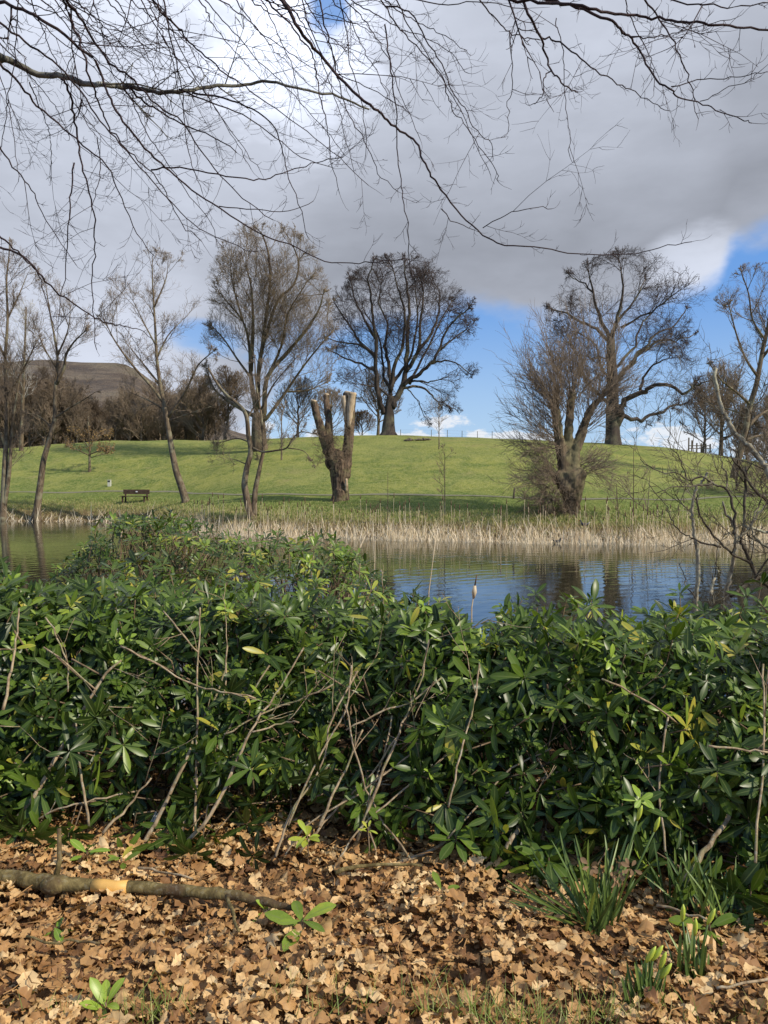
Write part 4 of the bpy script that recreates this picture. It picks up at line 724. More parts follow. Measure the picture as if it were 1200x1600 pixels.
# ------------------------------------------------------------------ near waterside alder on the right
def alder():
    D = 8.6; B = (4.3, D, float(height(4.3, D)) - .02); root = thing('alder_tree', B, 'tangle of crooked lichen covered stems growing at the near water edge on the right', 'tree'); random.seed(41)
    S = dict(n=[5, 4], ratio=[.5, .5], ang=(25, 60), wig=[.16, .2, .2], trop=[.04, .05, .05], rr=[.6, .7], rmin=.0022, fine=.02)
    L = [([(1100,1060),(1090,1000),(1088,935),(1091,887),(1090,860),(1085,842),(1083,815),(1081,802),(1084,777),(1090,761),(1099,750),(1104,738)],8,3.5,'lichen_bark',0,.3), ([(1142,1060),(1137,977),(1135,950),(1135,923),(1142,896),(1147,869),(1150,847),(1146,820),(1135,802),(1129,784)],10,3,'lichen_bark',.2,.6),
     ([(1150,847),(1157,838),(1166,831),(1180,809),(1200,788),(1230,770)],5,3,'lichen_bark',.2,.6), ([(1230,935),(1200,914),(1184,901),(1173,878),(1162,856),(1157,842),(1162,820),(1164,775),(1166,730)],8,4,'dark_alder',.4,1), ([(1225,800),(1200,737),(1189,719),(1171,698),(1155,683),(1144,667),(1135,653),(1128,640),(1120,610),(1117,588),(1118,576)],9,5,'lichen_bark',-.3,.8),
     ([(1175,880),(1168,877),(1144,865),(1126,849),(1108,827),(1097,811),(1090,788),(1090,772)],4.5,2,'dark_alder',0,.9), ([(1126,856),(1090,845),(1072,836),(1056,824),(1047,806),(1038,788),(1013,755)],3.2,1,'dark_alder',-.3,1), ([(1148,835),(1148,820),(1144,784),(1135,766),(1117,757),(1099,746),(1074,750),(1056,739),(1029,737),(1000,719)],5,1.2,'dark_alder',-.4,1),
     ([(1112,755),(1090,760),(1052,761),(1027,770)],3,1,'dark_alder',-.4,1), ([(1142,932),(1162,917),(1180,905),(1200,900)],6,5,'dark_alder',.1,.3), ([(1230,820),(1200,784),(1180,766),(1162,737),(1153,728),(1140,712)],6,3,'dark_alder',.3,1), ([(1110,930),(1112,915),(1118,900),(1121,893)],5,3,'lichen_bark',0,.3),
     ([(1074,750),(1068,730),(1060,712),(1045,695),(1048,660),(1044,630)],2.2,.9,'dark_alder',-.2,.8), ([(1135,766),(1136,745),(1128,725),(1124,700)],3,1.2,'dark_alder',.2,1), ([(1162,820),(1185,830),(1200,832),(1230,840)],5,4,'lichen_bark',.3,.6), ([(1210,860),(1190,850),(1175,830),(1180,800),(1195,770)],4,2,'dark_alder',.1,1), ([(1180,905),(1195,880),(1215,860)],4,2,'dark_alder',.2,1),
     ([(1166,831),(1175,842),(1195,850),(1215,845)],3,2,'dark_alder',.4,1), ([(1088,935),(1070,912),(1072,905),(1060,880)],2,1,'dark_alder',-.2,1)]
    for path, w0, w1, mm, dep, dn in L:
        P = limb3d(path, D + dep, random.uniform(-.5, .5), 4); P = [q + rvec() * .006 for q in P]
        if path[0][1] > 1040: P[0][2] = float(height(P[0][0], P[0][1])) - .1
        rr = radii(len(P), w0, w1, D); rr = [r * random.uniform(.92, 1.12) for r in rr]; m = MB(); m.line([tuple(q) for q in P], rr, 9); m.build('stem', mm, root, B); c = MB(); spawn(c, P, rr, 4.2 * dn, .85, .007, S, None, .2); c.build('twigs', 'dark_alder', root, B)
    # roots of the off-frame stems run down to the bank just outside the frame
    for a in ((5.1, D + .4), (4.9, D - .3)):
        x, y = a; m = MB(); m.line([(x - .15, y, float(height(x, y)) - .1), (x, y, .7), (x - .05, y, 1.5), (x - .25, y + .05, 2.2), (x - .32, y, 3.0), (x - .25, y, 3.7)], [.055, .045, .036, .028, .018, .006], 9); spawn(m, [(x, y, .7), (x - .05, y, 1.5), (x - .25, y + .05, 2.2), (x - .32, y, 3.0), (x - .25, y, 3.7)], [.045, .036, .028, .018, .006], 4.0, .9, .008, S, None, .1); m.build('stem', 'dark_alder', root, B)
alder()

# ------------------------------------------------------------------ rhododendrons
FT = [(-500, 880), (-60, 900), (0, 905), (40, 925), (100, 945), (180, 940), (260, 945), (340, 935), (430, 945), (520, 955), (600, 972), (655, 950), (700, 966), (740, 990), (790, 968), (850, 954), (900, 958), (960, 968), (1040, 956), (1100, 976), (1150, 966), (1200, 962), (1700, 920)]
BT = [(-300, 960), (60, 940), (95, 890), (150, 840), (200, 800), (260, 808), (300, 822), (340, 842), (400, 850), (450, 848), (500, 862), (560, 872), (590, 900), (620, 945), (680, 1000), (1700, 1010)]
def FY(x): return np.interp(x, [-2.4, -1.7, -1.2, 0, .3, .8, 1.2, 1.6, 2.4], [3.42, 3.40, 3.34, 3.22, 3.12, 2.98, 2.82, 2.70, 2.65])
def topz(x, y):
    px = 600 + F * x / y; zf = CAMZ + np.interp(px, [a for a, _ in FT], [ray(600, b)[1] for _, b in FT]) * 4.3; zb = CAMZ + np.interp(px, [a for a, _ in BT], [ray(600, b)[1] for _, b in BT]) * 6.9
    zb = np.maximum(zb, .9); t = np.clip((y - 4.6) / 1.8, 0, 1); return zf * (1 - t) + zb * t - .16 * np.sin(t * math.pi)
def rosettes(mb, P, A, n0, n1, Lm, tint0, upright=0.9, prof=RHODO, wr=.25, droop=.55):
    """whorls of leaves: P tips, A axis per rosette"""
    for k, (p, a) in enumerate(zip(P, A)):
        a = unit(a); n = random.randint(n0, n1); s = unit(np.cross(a, rvec())); q = np.cross(a, s); ph = np.arange(n) * 2.4 + random.uniform(0, 6.28); el = RNG.uniform(.0, upright, n) + RNG.normal(0, .12, n)
        rad = np.cos(ph)[:, None] * s + np.sin(ph)[:, None] * q; Dn = rad * np.cos(el)[:, None] + a[None] * np.sin(el)[:, None]; Nn = a[None] * np.cos(el)[:, None] - rad * np.sin(el)[:, None]
        Dn[:, 2] -= RNG.uniform(0, .22, n); L = Lm * RNG.uniform(.62, 1.15, n) * random.uniform(.65, 1.22); B = p[None] - a[None] * RNG.uniform(0, .035, n)[:, None] + Dn * .006
        t = np.clip((tint0[k] if hasattr(tint0, '__len__') else tint0) + RNG.normal(0, .10, n), 0, 1); t = np.where(RNG.random(n) < .015, .97, t)
        leaves(mb, B, Dn, Nn, L, L * wr * RNG.uniform(.85, 1.15, n), droop * RNG.uniform(-.1, 1.5, n), .22, t, prof, .05)
def hedge():
    random.seed(3); n_front, n_top, n_in = 3100, 3100, 1350; Ps = []; As = []; Ts = []
    def dens(x, z): return .5 + .5 * math.sin(x * 4.1 + 2.0 * math.sin(z * 5 + x)) * math.sin(z * 7.3 + 1.7 * math.sin(x * 3.3))
    while len(Ps) < n_front:
        x = random.uniform(-3.5, 4.3); fy = float(FY(x)); H = float(topz(x, fy + .9)) - 1.15; t = random.random() ** .88; z = 1.2 + .02 + t * H; dd = dens(x, z)
        if random.random() > .20 + dd * (.50 + .8 * t): continue
        y = fy - .20 + .72 * t ** 1.1 + random.expovariate(1 / .17) + (1 - dd) * .25 - (.1 if random.random() < .2 else 0)
        Ps.append((x, y, z)); As.append((random.gauss(0, .55), -1 + t * .5 + random.gauss(0, .4), -.15 + t * 1.3 + random.gauss(0, .35))); Ts.append(random.gauss(.30, .22) + .16 * t)  # tint climbs with height: stronger light higher up is put into leaf colour
    for _ in range(n_top):
        y = 3.9 + 3.9 * random.random() ** 1.1; px = random.uniform(-260, 1560); x = (px - 600) / F * y
        if px > 660 and y > 5.3: continue
        z = float(topz(x, y)) + random.gauss(-.09, .07) + .06 * math.sin(x * 3.7 + y) * math.sin(y * 4.1 + x * 1.9) + (random.uniform(.02, .12) if random.random() < .1 else 0)
        if 165 < px < 250: z = min(z, CAMZ + ray(600, 812)[1] * y)      # the shrub tops stay below the bench seen beyond them
        Ps.append((x, y, z)); As.append((random.gauss(0, .4), -.25 + random.gauss(0, .35), 1)); Ts.append(random.gauss(.52, .22))  # sunlit look of the tops painted in as a yellower tint
    for _ in range(n_in):
        y = random.uniform(3.7, 7.5); px = random.uniform(-260, 1560); x = (px - 600) / F * y
        if px > 660 and y > 5.3: continue
        g = float(height(x, y)); H = float(topz(x, y)); z = g + .1 + random.random() ** .7 * (H - g - .15); Ps.append((x, y, z)); As.append((random.gauss(0, .6), -.6 + random.gauss(0, .5), .5)); Ts.append(random.gauss(.22, .1))  # interior shade painted into these leaves as a darker tint
    Ps = np.array(Ps); As = np.array(As); Ts = np.clip(np.array(Ts), .02, .9)
    bushes = [('low sprawling rhododendron at the left frame edge with bright green tops', -1.95, 4.1), ('glossy rhododendron left of centre with long pale bare stems showing through it', -.75, 4.0), ('rhododendron in the middle of the hedge, glossy, dark and dense with reddish new stems', .25, 3.9), ('rhododendron right of centre with upright whorls standing against the blue water', 1.15, 3.9), ('shady rhododendron at the right frame edge behind the daffodils', 2.1, 3.8),
              ('tallest rhododendron at the back left rising in front of the far bank', -2.2, 6.6), ('thin open rhododendron at the back in front of the dark water reflection', -.55, 6.3)]
    cen = np.array([(b[1], b[2]) for b in bushes]); own = np.argmin(((Ps[:, None, :2] - cen[None]) * np.array([1.0, 1.0])) .__pow__(2).sum(-1) + 0, axis=1)
    roots = []; STEMS = {
     0: [([(20,1290),(60,1230),(100,1160),(130,1110),(160,1060),(190,1030)],11,6), ([(140,1290),(128,1220),(122,1180),(118,1130)],6,4), ([(40,1290),(90,1265),(150,1250),(215,1235)],4,2.5), ([(108,1080),(105,1040),(90,1000),(72,965)],4,2.5), ([(70,1010),(150,1080)],3,2), ([(5,1110),(15,1060),(25,1000),(30,950)],7,4)],
     1: [([(215,1335),(250,1270),(290,1190),(305,1150),(340,1080),(355,1035)],10,4), ([(265,1345),(330,1270),(370,1190),(400,1130),(440,1070),(475,1010)],9,4), ([(305,1300),(307,1200),(308,1100),(310,1000),(312,950)],6,3.5), ([(300,1230),(320,1160),(345,1110),(352,1060),(355,1010)],6,3), ([(190,1010),(250,1040),(300,1070),(345,1080),(400,1090)],4,3), ([(280,1330),(300,1240),(370,1120),(420,1040)],6,3), ([(160,1300),(200,1260),(235,1215)],7,4), ([(350,1150),(400,1120),(450,1100),(520,1070)],3,2), ([(310,1020),(285,990),(255,955)],3,2), ([(395,1145),(440,1130),(465,1128)],2.5,2)],
     2: [([(430,1345),(455,1270),(500,1200),(520,1120),(560,1050)],6,3), ([(440,1345),(480,1290),(560,1240),(640,1180)],4,2.5), ([(590,1345),(575,1260),(600,1180),(612,1120)],4,2.5), ([(500,1290),(520,1240),(545,1190),(565,1140)],7,4), ([(560,1310),(600,1200),(630,1130),(655,1070),(670,1000)],7,3), ([(470,1330),(520,1270),(580,1210),(620,1150)],6,3.5), ([(540,1140),(600,1110),(640,1100),(690,1060)],3.5,2), ([(480,1250),(540,1230),(620,1225)],4,2.5), ([(640,1340),(590,1270),(560,1190),(540,1100)],4,2.5), ([(450,1290),(500,1180),(540,1110),(550,1040)],5,3), ([(520,1360),(560,1300),(620,1240),(700,1180)],5,3)],
     3: [([(620,1350),(680,1325),(740,1290),(800,1240),(850,1180),(865,1150)],8,3.5), ([(780,1350),(800,1310),(815,1280),(820,1230)],12,9), ([(790,1240),(850,1215),(890,1205),(945,1200)],4,3), ([(700,1260),(720,1180),(740,1100),(750,1040)],4,2.5), ([(700,1310),(760,1240),(800,1200),(860,1170)],4,2.5), ([(940,1060),(1000,1090),(1060,1130)],4,3)],
     4: [([(1070,1380),(1100,1330),(1130,1290),(1160,1230)],13,9), ([(1110,1165),(1160,1172),(1200,1175)],5,4), ([(1180,1350),(1190,1230),(1195,1120),(1190,1040)],6,4), ([(1040,1330),(1030,1220),(1045,1120)],4,3)],
     5: [([(170,930),(180,880),(190,830)],3,2), ([(250,960),(240,900),(225,840)],3,2), ([(300,950),(310,890),(330,860)],3,2), ([(380,960),(375,900),(380,860)],3,2)], 6: [([(480,960),(485,900),(490,870)],2.5,1.5), ([(555,960),(560,920),(562,880)],3,2), ([(600,960),(598,920),(596,890)],2,1)]}
    for k, (lab, cx, cy) in enumerate(bushes):
        base = (cx, cy, float(height(cx, cy))); root = thing('rhododendron_bush', base, lab, 'shrub'); roots.append(root); sel = np.nonzero(own == k)[0]; P = Ps[sel]; A = As[sel]; T = Ts[sel]; fb = MB(); rosettes(fb, P, A, 6, 10, .114 if k < 5 else .098, T, 0.85)
        fb.build('foliage', 'rhodo_leaf', root, base); tw = MB()
        for p, a in zip(P, A):
            if random.random() < .8:
                a = unit(a); L = random.uniform(.18, .5); g = np.array((cx + random.gauss(0, .4), cy + random.gauss(0, .2), base[2])); e = p - a * L * .5; e2 = e + unit(g - e) * L * .7; tw.line([tuple(e2), tuple(e), tuple(p - a * .01)], [.0045, .0038, .003], 4)
        tw.build('twigs', 'shrub_wood', root, base)
        for path, w0, w1 in STEMS[k]:
            pp = []; n = len(path); v0 = ray(*path[0])[1]; lo = 6.4 if k > 4 else min((1.2 - CAMZ) / v0, float(FY(ray(*path[0])[0] * 3.3)) - .06) + (.0 if path[0][1] > 1250 else .2)
            for i, (a, b) in enumerate(path): pp.append(pt(a, b, lo + (0 if k > 4 else .44 if k < 3 else .58) * max(0, (path[0][1] - b)) / 350 + .03 * math.sin(i * 2 + a)))
            Q = cr(pp, 4); rr = radii(len(Q), w0 * .80, w1 * .62, Q[0][1]); m = MB(); [grow(m, tuple(Q[i]), tuple(unit(unit(Q[i] - Q[i - 1]) + rvec() * .55)), random.uniform(.12, .4), .0028, 0, dict(n=[2], ratio=[.5], ang=(25, 50), wig=[.1, .1], trop=[.05, .05], rr=[.8], rmin=.0018)) for i in random.sample(range(3, len(Q)), 1)]; Q = [q + rvec() * .003 for q in Q]; m.line([tuple(q) for q in Q], rr, 8); m.build('stem', 'shrub_stem', root, base)
        for _ in range(9 if k < 5 else 6):       # hidden woody stems inside the bush
            x0 = cx + random.gauss(0, .25); y0 = cy + random.gauss(.1, .15); x1 = cx + random.gauss(0, .6); y1 = cy + random.gauss(0, .35); g = float(height(x0, y0)); h = float(topz(x1, y1)) - .15
            Q = cr([(x0, y0, g - .05), (x0 + (x1 - x0) * .5, y0 - .1, g + (h - g) * .35), (x1, y1, h)], 4); Q = [q + rvec() * .008 for q in Q]; m = MB(); m.line([tuple(q) for q in Q], [.010 * (1 - .6 * i / (len(Q) - 1)) for i in range(len(Q))], 7); m.build('stem', 'shrub_wood', root, base)
        idx = random.sample(range(len(P)), min(14, len(P)))
        for j in idx: yb = MB(); rosettes(yb, P[[j]] + np.array((0, -.05, .04)), A[[j]], 4, 7, .075, .4, 1.1, wr=.40); yb.build('new_growth', 'rhodo_young', root, base)
    return roots
hedge()
def shoot(px, py, h, n, L, label, young=True, tint=.4, D=None, up=.7, name='rhododendron_shoot', stick=None, axis=(0, -.3, 1)):
    u, v = ray(px, py); D = D or min(3.6, (1.22 - CAMZ) / v); x = u * D; z = float(height(x, D)); r = thing(name, (x, D, z), label, 'shoot', 'young rhododendron shoots in the leaf litter'); m = MB(); m.line([(x, D + .01, z - .03), (x + .005, D, z + h * .5), (x, D, z + h)], [.0035, .003, .0022], 5); m.build('stem', 'shrub_wood', r, (x, D, z))
    m = MB(); rosettes(m, np.array([(x, D, z + h)]), np.array([axis]), n, n, L, tint, up, wr=.34); m.build('foliage', 'rhodo_young' if young else 'rhodo_leaf', r, (x, D, z))
random.seed(77)
shoot(136, 1362, .10, 5, .085, 'small leafy shoot behind the fallen branch, nearer its short upright stub', True, .1); shoot(190, 1362, .08, 5, .07, 'small leafy shoot behind the bare patch of the fallen branch', False, .85)
shoot(415, 1430, .05, 8, .07, 'yellow green rosette of leaves beside the thin end of the fallen branch', True, .35, up=1.1); shoot(472, 1462, .08, 6, .13, 'larger dark green drooping shoot just past the thin end of the fallen branch', False, .85)
shoot(165, 1590, .06, 6, .09, 'bright yellow green seedling at the bottom left of the leaf litter', True, .5, up=1.1); shoot(690, 1415, .08, 3, .10, 'two leaved drooping shoot alone in the leaf litter in front of the hedge', False, .78)
shoot(85, 1455, .03, 4, .08, 'dull olive seedling lying low in front of the fallen branch', True, .0, up=.5); shoot(480, 1350, .16, 7, .07, 'upright shoot with yellow tip at the foot of the hedge left of centre', True, .7, up=1.2); shoot(712, 1352, .14, 9, .115, 'big glossy green whorl of leaves at the foot of the hedge centre right', False, .60, up=.8)
shoot(857, 1385, .12, 8, .11, 'broad dark whorl of leaves left of the daffodils', False, .5, up=.6); shoot(1013, 1400, .10, 8, .08, 'bright yellow green leaf cluster among the daffodil leaves', True, .45, up=1.1, D=2.95); shoot(1170, 1420, .12, 8, .10, 'leafy shoot at the right frame edge below the shady bush', False, .7); shoot(575, 1320, .18, 6, .06, 'little yellow sprig hanging out of the middle of the hedge', True, .9, D=3.1); shoot(1108, 1460, .06, 5, .12, 'low spreading shoot right of the daffodils', False, .7)

# ------------------------------------------------------------------ daffodils
def daffs(px, py, n, L, label, buds=(), spread=.5, flat=0, dead=0):
    u, v = ray(px, py); D = (1.22 - CAMZ) / v; x = u * D; z = float(height(x, D)); base = (x, D, z); r = thing('daffodil_clump', base, label, 'daffodils', 'daffodil clumps in the leaf litter'); m = MB(); k = n
    P = np.stack([x + RNG.normal(0, .028, k), D + RNG.normal(0, .022, k), np.full(k, z - .01)], -1); Dn = np.stack([RNG.normal(0, spread * .45, k), RNG.normal(0, spread * .3, k), np.ones(k)], -1)
    if flat: Dn[:flat, 0] = -RNG.uniform(.9, 2.2, flat); Dn[:flat, 2] = .55; 
    leaves(m, P, Dn, RNG.normal(size=(k, 3)) * .3 + np.array((0, -1, .1)), L * RNG.uniform(.55, 1.1, k), RNG.uniform(.007, .0115, k), RNG.uniform(-.5, 1.1, k), .35, RNG.uniform(0, 1, k), [(0, .8), (.2, 1), (.45, 1), (.7, .95), (.9, .7), (1, .15)]); m.build('foliage', 'daffodil_leaf', r, base)
    for bx, h, lean in buds:
        s = MB(); s.line([(x + bx * .3, D, z), (x + bx * .6, D, z + h * .5), (x + bx, D - .01, z + h)], [.0042, .0038, .003], 6); so_ = s.build('flower_stem', 'daffodil_leaf', r, base); b = MB(); e = (x + bx, D - .01, z + h); d = unit((lean, -.1, 1)); b.line([tuple(np.array(e) + d * q) for q in (-.004, .008, .025, .042, .055)], [.003, .006, .0085, .006, .0015], 8); b.build('bud', 'bud_green', r, base)
    for i in range(dead):
        q = MB(); c = np.array([(x + random.uniform(-.05, .10), D - .05 + random.uniform(-.03, .03), z + L * random.uniform(.62, .8))]); rosettes(q, c, np.array([(random.gauss(0, 1), -1, .2)]), 6, 8, .026, .5, .7, wr=.55); q.build('dead_flower', 'dry_petal', r, base)
daffs(935, 1448, 60, .33, 'largest daffodil clump with withered brown flower heads and leaves splayed to the left', [(.13, .40, .25), (.19, .36, .3)], .85, 14, 6)
daffs(1008, 1565, 36, .155, 'short dense daffodil clump nearest the camera with four fat yellow green buds', [(.0, .15, .5), (.018, .155, .6), (.04, .13, .3), (.045, .10, .6)], .32)
daffs(1085, 1528, 24, .17, 'narrow daffodil clump with three slim upright buds, right of the short one', [(-.045, .21, 0), (-.005, .165, 0), (.035, .20, .4)], .22)
daffs(1120, 1440, 30, .26, 'leafy daffodil clump in the shade of the hedge at the right', (), .8)
daffs(1062, 1418, 26, .26, 'daffodil leaves close under the hedge behind the narrow clump', (), .7)

# ------------------------------------------------------------------ fallen branch and paper scrap
def fallen():
    random.seed(9); P = []; pth = [(-90,1368,28),(-30,1374,28),(30,1379,27),(75,1386,28),(90,1389,30),(130,1389,23),(200,1392,22),(270,1396,21),(340,1402,20),(400,1412,17),(440,1420,13),(460,1424,9)]
    for a, b, w in pth: u, v = ray(a, b); D = (1.255 - CAMZ) / v; P.append((u * D, D, 1.262 + w * D / F * .15, w * D / F * .43))
    Q = cr(P, 4); B = tuple(P[4][:3]); root = thing('fallen_branch', B, 'fallen mossy branch lying on the dead leaves at the left with one bare orange patch', 'fallen branch'); m = MB()
    V = [(q[0], q[1] + random.gauss(0, .002), q[2] + random.gauss(0, .002)) for q in Q]; rr = [q[3] * random.uniform(.93, 1.08) for q in Q]; m.line(V, rr, 14)
    blob(m, (V[15][0], V[15][1] - .01, V[15][2]), .038, (1.3, 1, .9)); m.build('bark', 'mossy_log', root, B)
    s = MB(); s.line([(V[15][0], V[15][1] + .01, V[15][2]), (V[15][0] + .008, V[15][1] + .03, V[15][2] + .08), (V[15][0], V[15][1] + .05, V[15][2] + .19)], [.012, .010, .008], 8); s.build('stub', 'mossy_log', root, B)
    i0, i1 = 21, 24; w = MB(); w.line([(V[i][0], V[i][1] - .0015, V[i][2] + .0015) for i in range(i0, i1 + 1)], [rr[i] * 1.035 for i in range(i0, i1 + 1)], 14); w.build('bare_patch', 'peeled_wood', root, B)
fallen()
def sticks():
    random.seed(19)
    for lab, pts, w in (('thin crooked dead stick lying at the foot of the hedge centre', [(525,1362),(560,1354),(610,1350),(660,1352)], 8), ('thin dark twig lying in the leaves left of the olive seedling', [(40,1463),(85,1473),(110,1470),(155,1475)], 4), ('pale thin stick crossing the leaves right of the daffodils', [(1120,1545),(1150,1540),(1200,1530)], 5), ('reddish stick poking out of the daffodils towards the right', [(1025,1412),(1060,1422),(1110,1440)], 5), ('pair of pale twigs behind the middle of the fallen branch', [(215,1357),(250,1360),(300,1375)], 5), ('small dead twig standing up by the thin end of the fallen branch', [(355,1400),(365,1430),(372,1455)], 8)):
        P = []
        for a, b in pts: u, v = ray(a, b); z = 1.27 + (.05 if 'standing' in lab else .01) + (.06 if 'poking' in lab else 0); D = (z - CAMZ) / v; P.append((u * D, D, z))
        Q = cr(P, 3); m = MB(); m.line([tuple(q + rvec() * .003) for q in Q], radii(len(Q), w, w * .5, Q[0][1]), 7); tag(m.build('dead_stick', 'shrub_stem' if 'pale' in lab or 'reddish' in lab else 'mossy_log', origin=tuple(Q[0])), lab, 'stick', 'dead sticks on the leaf litter')
sticks()
def paper():
    u, v = ray(241, 1297); D = 3.42; x = u * D; z = 1.23; m = MB(); m.add([(x - .035, D, z - .01), (x + .02, D - .01, z), (x + .004, D + .01, z + .065), (x - .015, D + .015, z + .04), (x + .028, D + .02, z + .035)], None, [(0, 1, 2), (0, 2, 3), (1, 4, 2)]); o = m.build('paper_scrap', 'paper', origin=(x, D, z), smooth=False); s = o.modifiers.new('s', 'SOLIDIFY'); s.thickness = .0015; tag(o, 'small torn scrap of white paper under the hedge behind the fallen branch', 'litter')
paper()

# ------------------------------------------------------------------ leaf litter
OUT = {}
def outline(kind):
    if kind == 'oak': r = [(0, 0.01), (.10, .06), (.19, .15), (.26, .11), (.36, .24), (.45, .16), (.57, .29), (.66, .20), (.78, .25), (.90, .17), (1.0, .05)]
    elif kind == 'maple': r = [(0, 0), (.04, .12), (.12, .30), (.24, .26), (.38, .42), (.48, .30), (.56, .38), (.68, .22), (.80, .19), (.90, .11), (1.0, .02)]
    else: r = [(0, 0), (.08, .08), (.18, .17), (.28, .22), (.40, .25), (.52, .25), (.64, .22), (.76, .17), (.86, .11), (.94, .05), (1.0, .01)]
    return r
def litter():
    mb = MB(); N = 38000; X = RNG.uniform(-1, 1, N); Y = 0.9 + 3.4 * RNG.random(N) ** .8; X = X * (1.35 + Y * .80); 
    hum = .022 * np.sin(X * 5 + 1.3 * Y) * np.sin(Y * 6.1 + X) + .018 * np.sin(X * 11.3) * np.sin(Y * 9.7)
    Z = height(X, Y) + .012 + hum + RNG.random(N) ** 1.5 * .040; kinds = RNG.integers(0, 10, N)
    for ki, kn in enumerate(('oak', 'maple', 'oval')):
        s = np.nonzero((kinds < 6) if ki == 0 else ((kinds >= 6) & (kinds < 7)) if ki == 1 else (kinds >= 7))[0]; n = len(s); r = outline(kn); ts = np.array([a for a, _ in r]) - .45; ws = np.array([b for _, b in r]); K = len(ts)
        L = RNG.uniform(.026, .080, n) * (1 + .45 * (RNG.random(n) < .12)) * (1.0 if ki < 2 else .8); a = RNG.uniform(0, 6.28, n); cu = RNG.normal(0, .75, n); cv = np.clip(RNG.normal(.3, .95, n), -2, 2.2) * (.7 if kn == 'maple' else 1.3); tw = RNG.normal(0, .5, n)
        t = ts[None, :, None] * np.ones((n, 1, 3)); w = ws[None, :, None] * np.array([1, 0, -1])[None, None, :] * (1 + .13 * RNG.normal(size=(n, K, 1))); x = t + (np.abs(w) > 0) * .03 * RNG.normal(size=w.shape); y = w + .05 * np.sin(t * 5 + a[:, None, None]); z = cu[:, None, None] * t * t * .5 + cv[:, None, None] * w * w * .9 + tw[:, None, None] * t * w + .055 * RNG.normal(size=w.shape) + .07 * np.sin(t * 9 + a[:, None, None]) * np.cos(w * 12 + a[:, None, None] * 2)
        V = np.stack([x, y, z], -1) * L[:, None, None, None]; V = V.reshape(n, K * 3, 3)
        tilt = np.abs(RNG.normal(0, .36, n)); ta = RNG.uniform(0, 6.28, n); ax = np.stack([np.cos(ta), np.sin(ta), 0 * ta], -1); ca, sa = np.cos(a), np.sin(a); V = np.stack([V[..., 0] * ca[:, None] - V[..., 1] * sa[:, None], V[..., 0] * sa[:, None] + V[..., 1] * ca[:, None], V[..., 2]], -1)
        c = np.cos(tilt)[:, None, None]; si = np.sin(tilt)[:, None, None]; A = ax[:, None, :]; V = V * c + np.cross(np.broadcast_to(A, V.shape), V) * si + A * (V * A).sum(-1, keepdims=True) * (1 - c)
        V += np.stack([X[s], Y[s], Z[s]], -1)[:, None, :]; V[..., 2] = np.maximum(V[..., 2], height(V[..., 0], V[..., 1]) + .003)
        f = [];
        for i in range(K - 1): b = i * 3; f += [(b, b + 1, b + 4, b + 3), (b + 1, b + 2, b + 5, b + 4)]
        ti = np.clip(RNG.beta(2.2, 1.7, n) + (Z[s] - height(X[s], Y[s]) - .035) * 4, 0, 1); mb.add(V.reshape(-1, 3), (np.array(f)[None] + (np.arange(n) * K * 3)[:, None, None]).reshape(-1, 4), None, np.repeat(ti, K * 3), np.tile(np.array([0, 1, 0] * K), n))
    for _ in range(260):                       # crumbs of twig lying among the leaves
        y = random.uniform(1.9, 3.4); x = random.uniform(-.62, .62) * y; a = random.uniform(0, 6.28); l = random.uniform(.02, .11); z = float(height(x, y)) + random.uniform(.03, .07); mb.line([(x, y, z), (x + math.cos(a) * l * .5, y + math.sin(a) * l * .5, z + random.uniform(-.005, .012)), (x + math.cos(a + .2) * l, y + math.sin(a + .2) * l, z + random.uniform(-.01, .01))], [.0022, .002, .0012], 4)
    tag(mb.build('leaf_litter', 'litter_leaf'), 'thick carpet of dry brown and tan fallen leaves in front of the hedge', 'fallen leaves', kind='stuff')
litter()
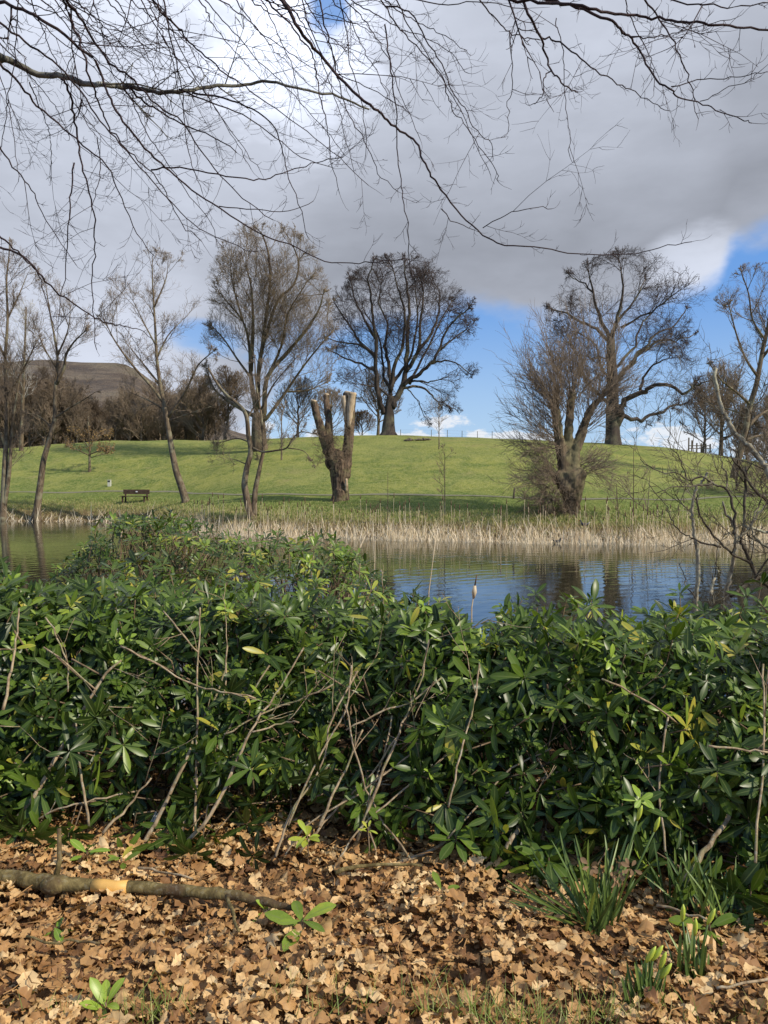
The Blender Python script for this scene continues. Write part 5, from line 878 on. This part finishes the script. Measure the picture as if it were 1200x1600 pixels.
def near_grass():
    X = []; Y = []
    for px, py, n, sp in ((760, 1604, 90, .11), (860, 1605, 60, .10), (700, 1606, 50, .07), (560, 1598, 40, .10), (240, 1598, 70, .07), (450, 1575, 40, .07), (620, 1560, 15, .1), (960, 1604, 50, .1), (100, 1606, 40, .1), (1120, 1608, 50, .15)):
        u, v = ray(px, py); D = (1.2 - CAMZ) / v; X += list(RNG.normal(u * D, sp, n)); Y += list(RNG.normal(D, .03, n))
    X = np.array(X); Y = np.array(Y); n = len(X); scatter_blades('grass', 'green_blade', 'sparse green grass blades poking through the leaves along the bottom edge', 'grass', X, Y, RNG.uniform(.04, .13, n), .0028, .55, RNG.beta(1.5, 1.5, n), z=height(X, Y) + .01)
near_grass()
def stalks():
    random.seed(6)
    for lab, p0, p1, D in (('tall straight dead reed stalk in front of the blue water', (584, 935), (586, 844), 8.4), ('leaning dead reed stalk, second left of the straight one', (583-38, 925), (598-34, 850), 8.5), ('long thin dead stalk leaning right above the hedge centre', (578-48, 930), (578-6, 835), 8.3), ('short dead stalk closest left of the straight one', (570, 935), (573, 885), 8.2), ('faint thin stalk standing over the water right of the straight one', (670, 925), (681, 840), 8.6)):
        a = pt(*p0, D); b = pt(*p1, D); g = float(height(a[0], D)); m = MB(); m.line([(a[0] - (b[0] - a[0]) * .3, D, g), a, tuple((np.array(a) + b) / 2 + rvec() * .004), b], [.008, .0065, .005, .003], 5); tag(m.build('reed_stalk', 'reed', origin=(a[0], D, g)), lab, 'reed stalk', 'dead stalks above the hedge')
    D = 8.2; a = pt(737, 950, D); b = pt(745, 898, D); g = float(height(a[0], D)); r = thing('cattail', (a[0], D, g), 'single frayed cattail standing over the water behind the hedge', 'cattail'); m = MB(); m.line([(a[0], D, g), a, b], [.009, .007, .003], 5); m.build('stalk', 'reed', r, (a[0], D, g)); m = MB(); c = pt(740, 935, D); e = pt(742, 915, D); m.line([c, tuple((np.array(c) + e) / 2), e], [.012, .028, .014], 8); m.build('head', 'reed', r, (a[0], D, g)); m = MB(); c = pt(742, 915, D); e = pt(745, 898, D); m.line([c, e], [.009, .006], 6); m.build('spike', 'cattail_head', r, (a[0], D, g))
stalks()
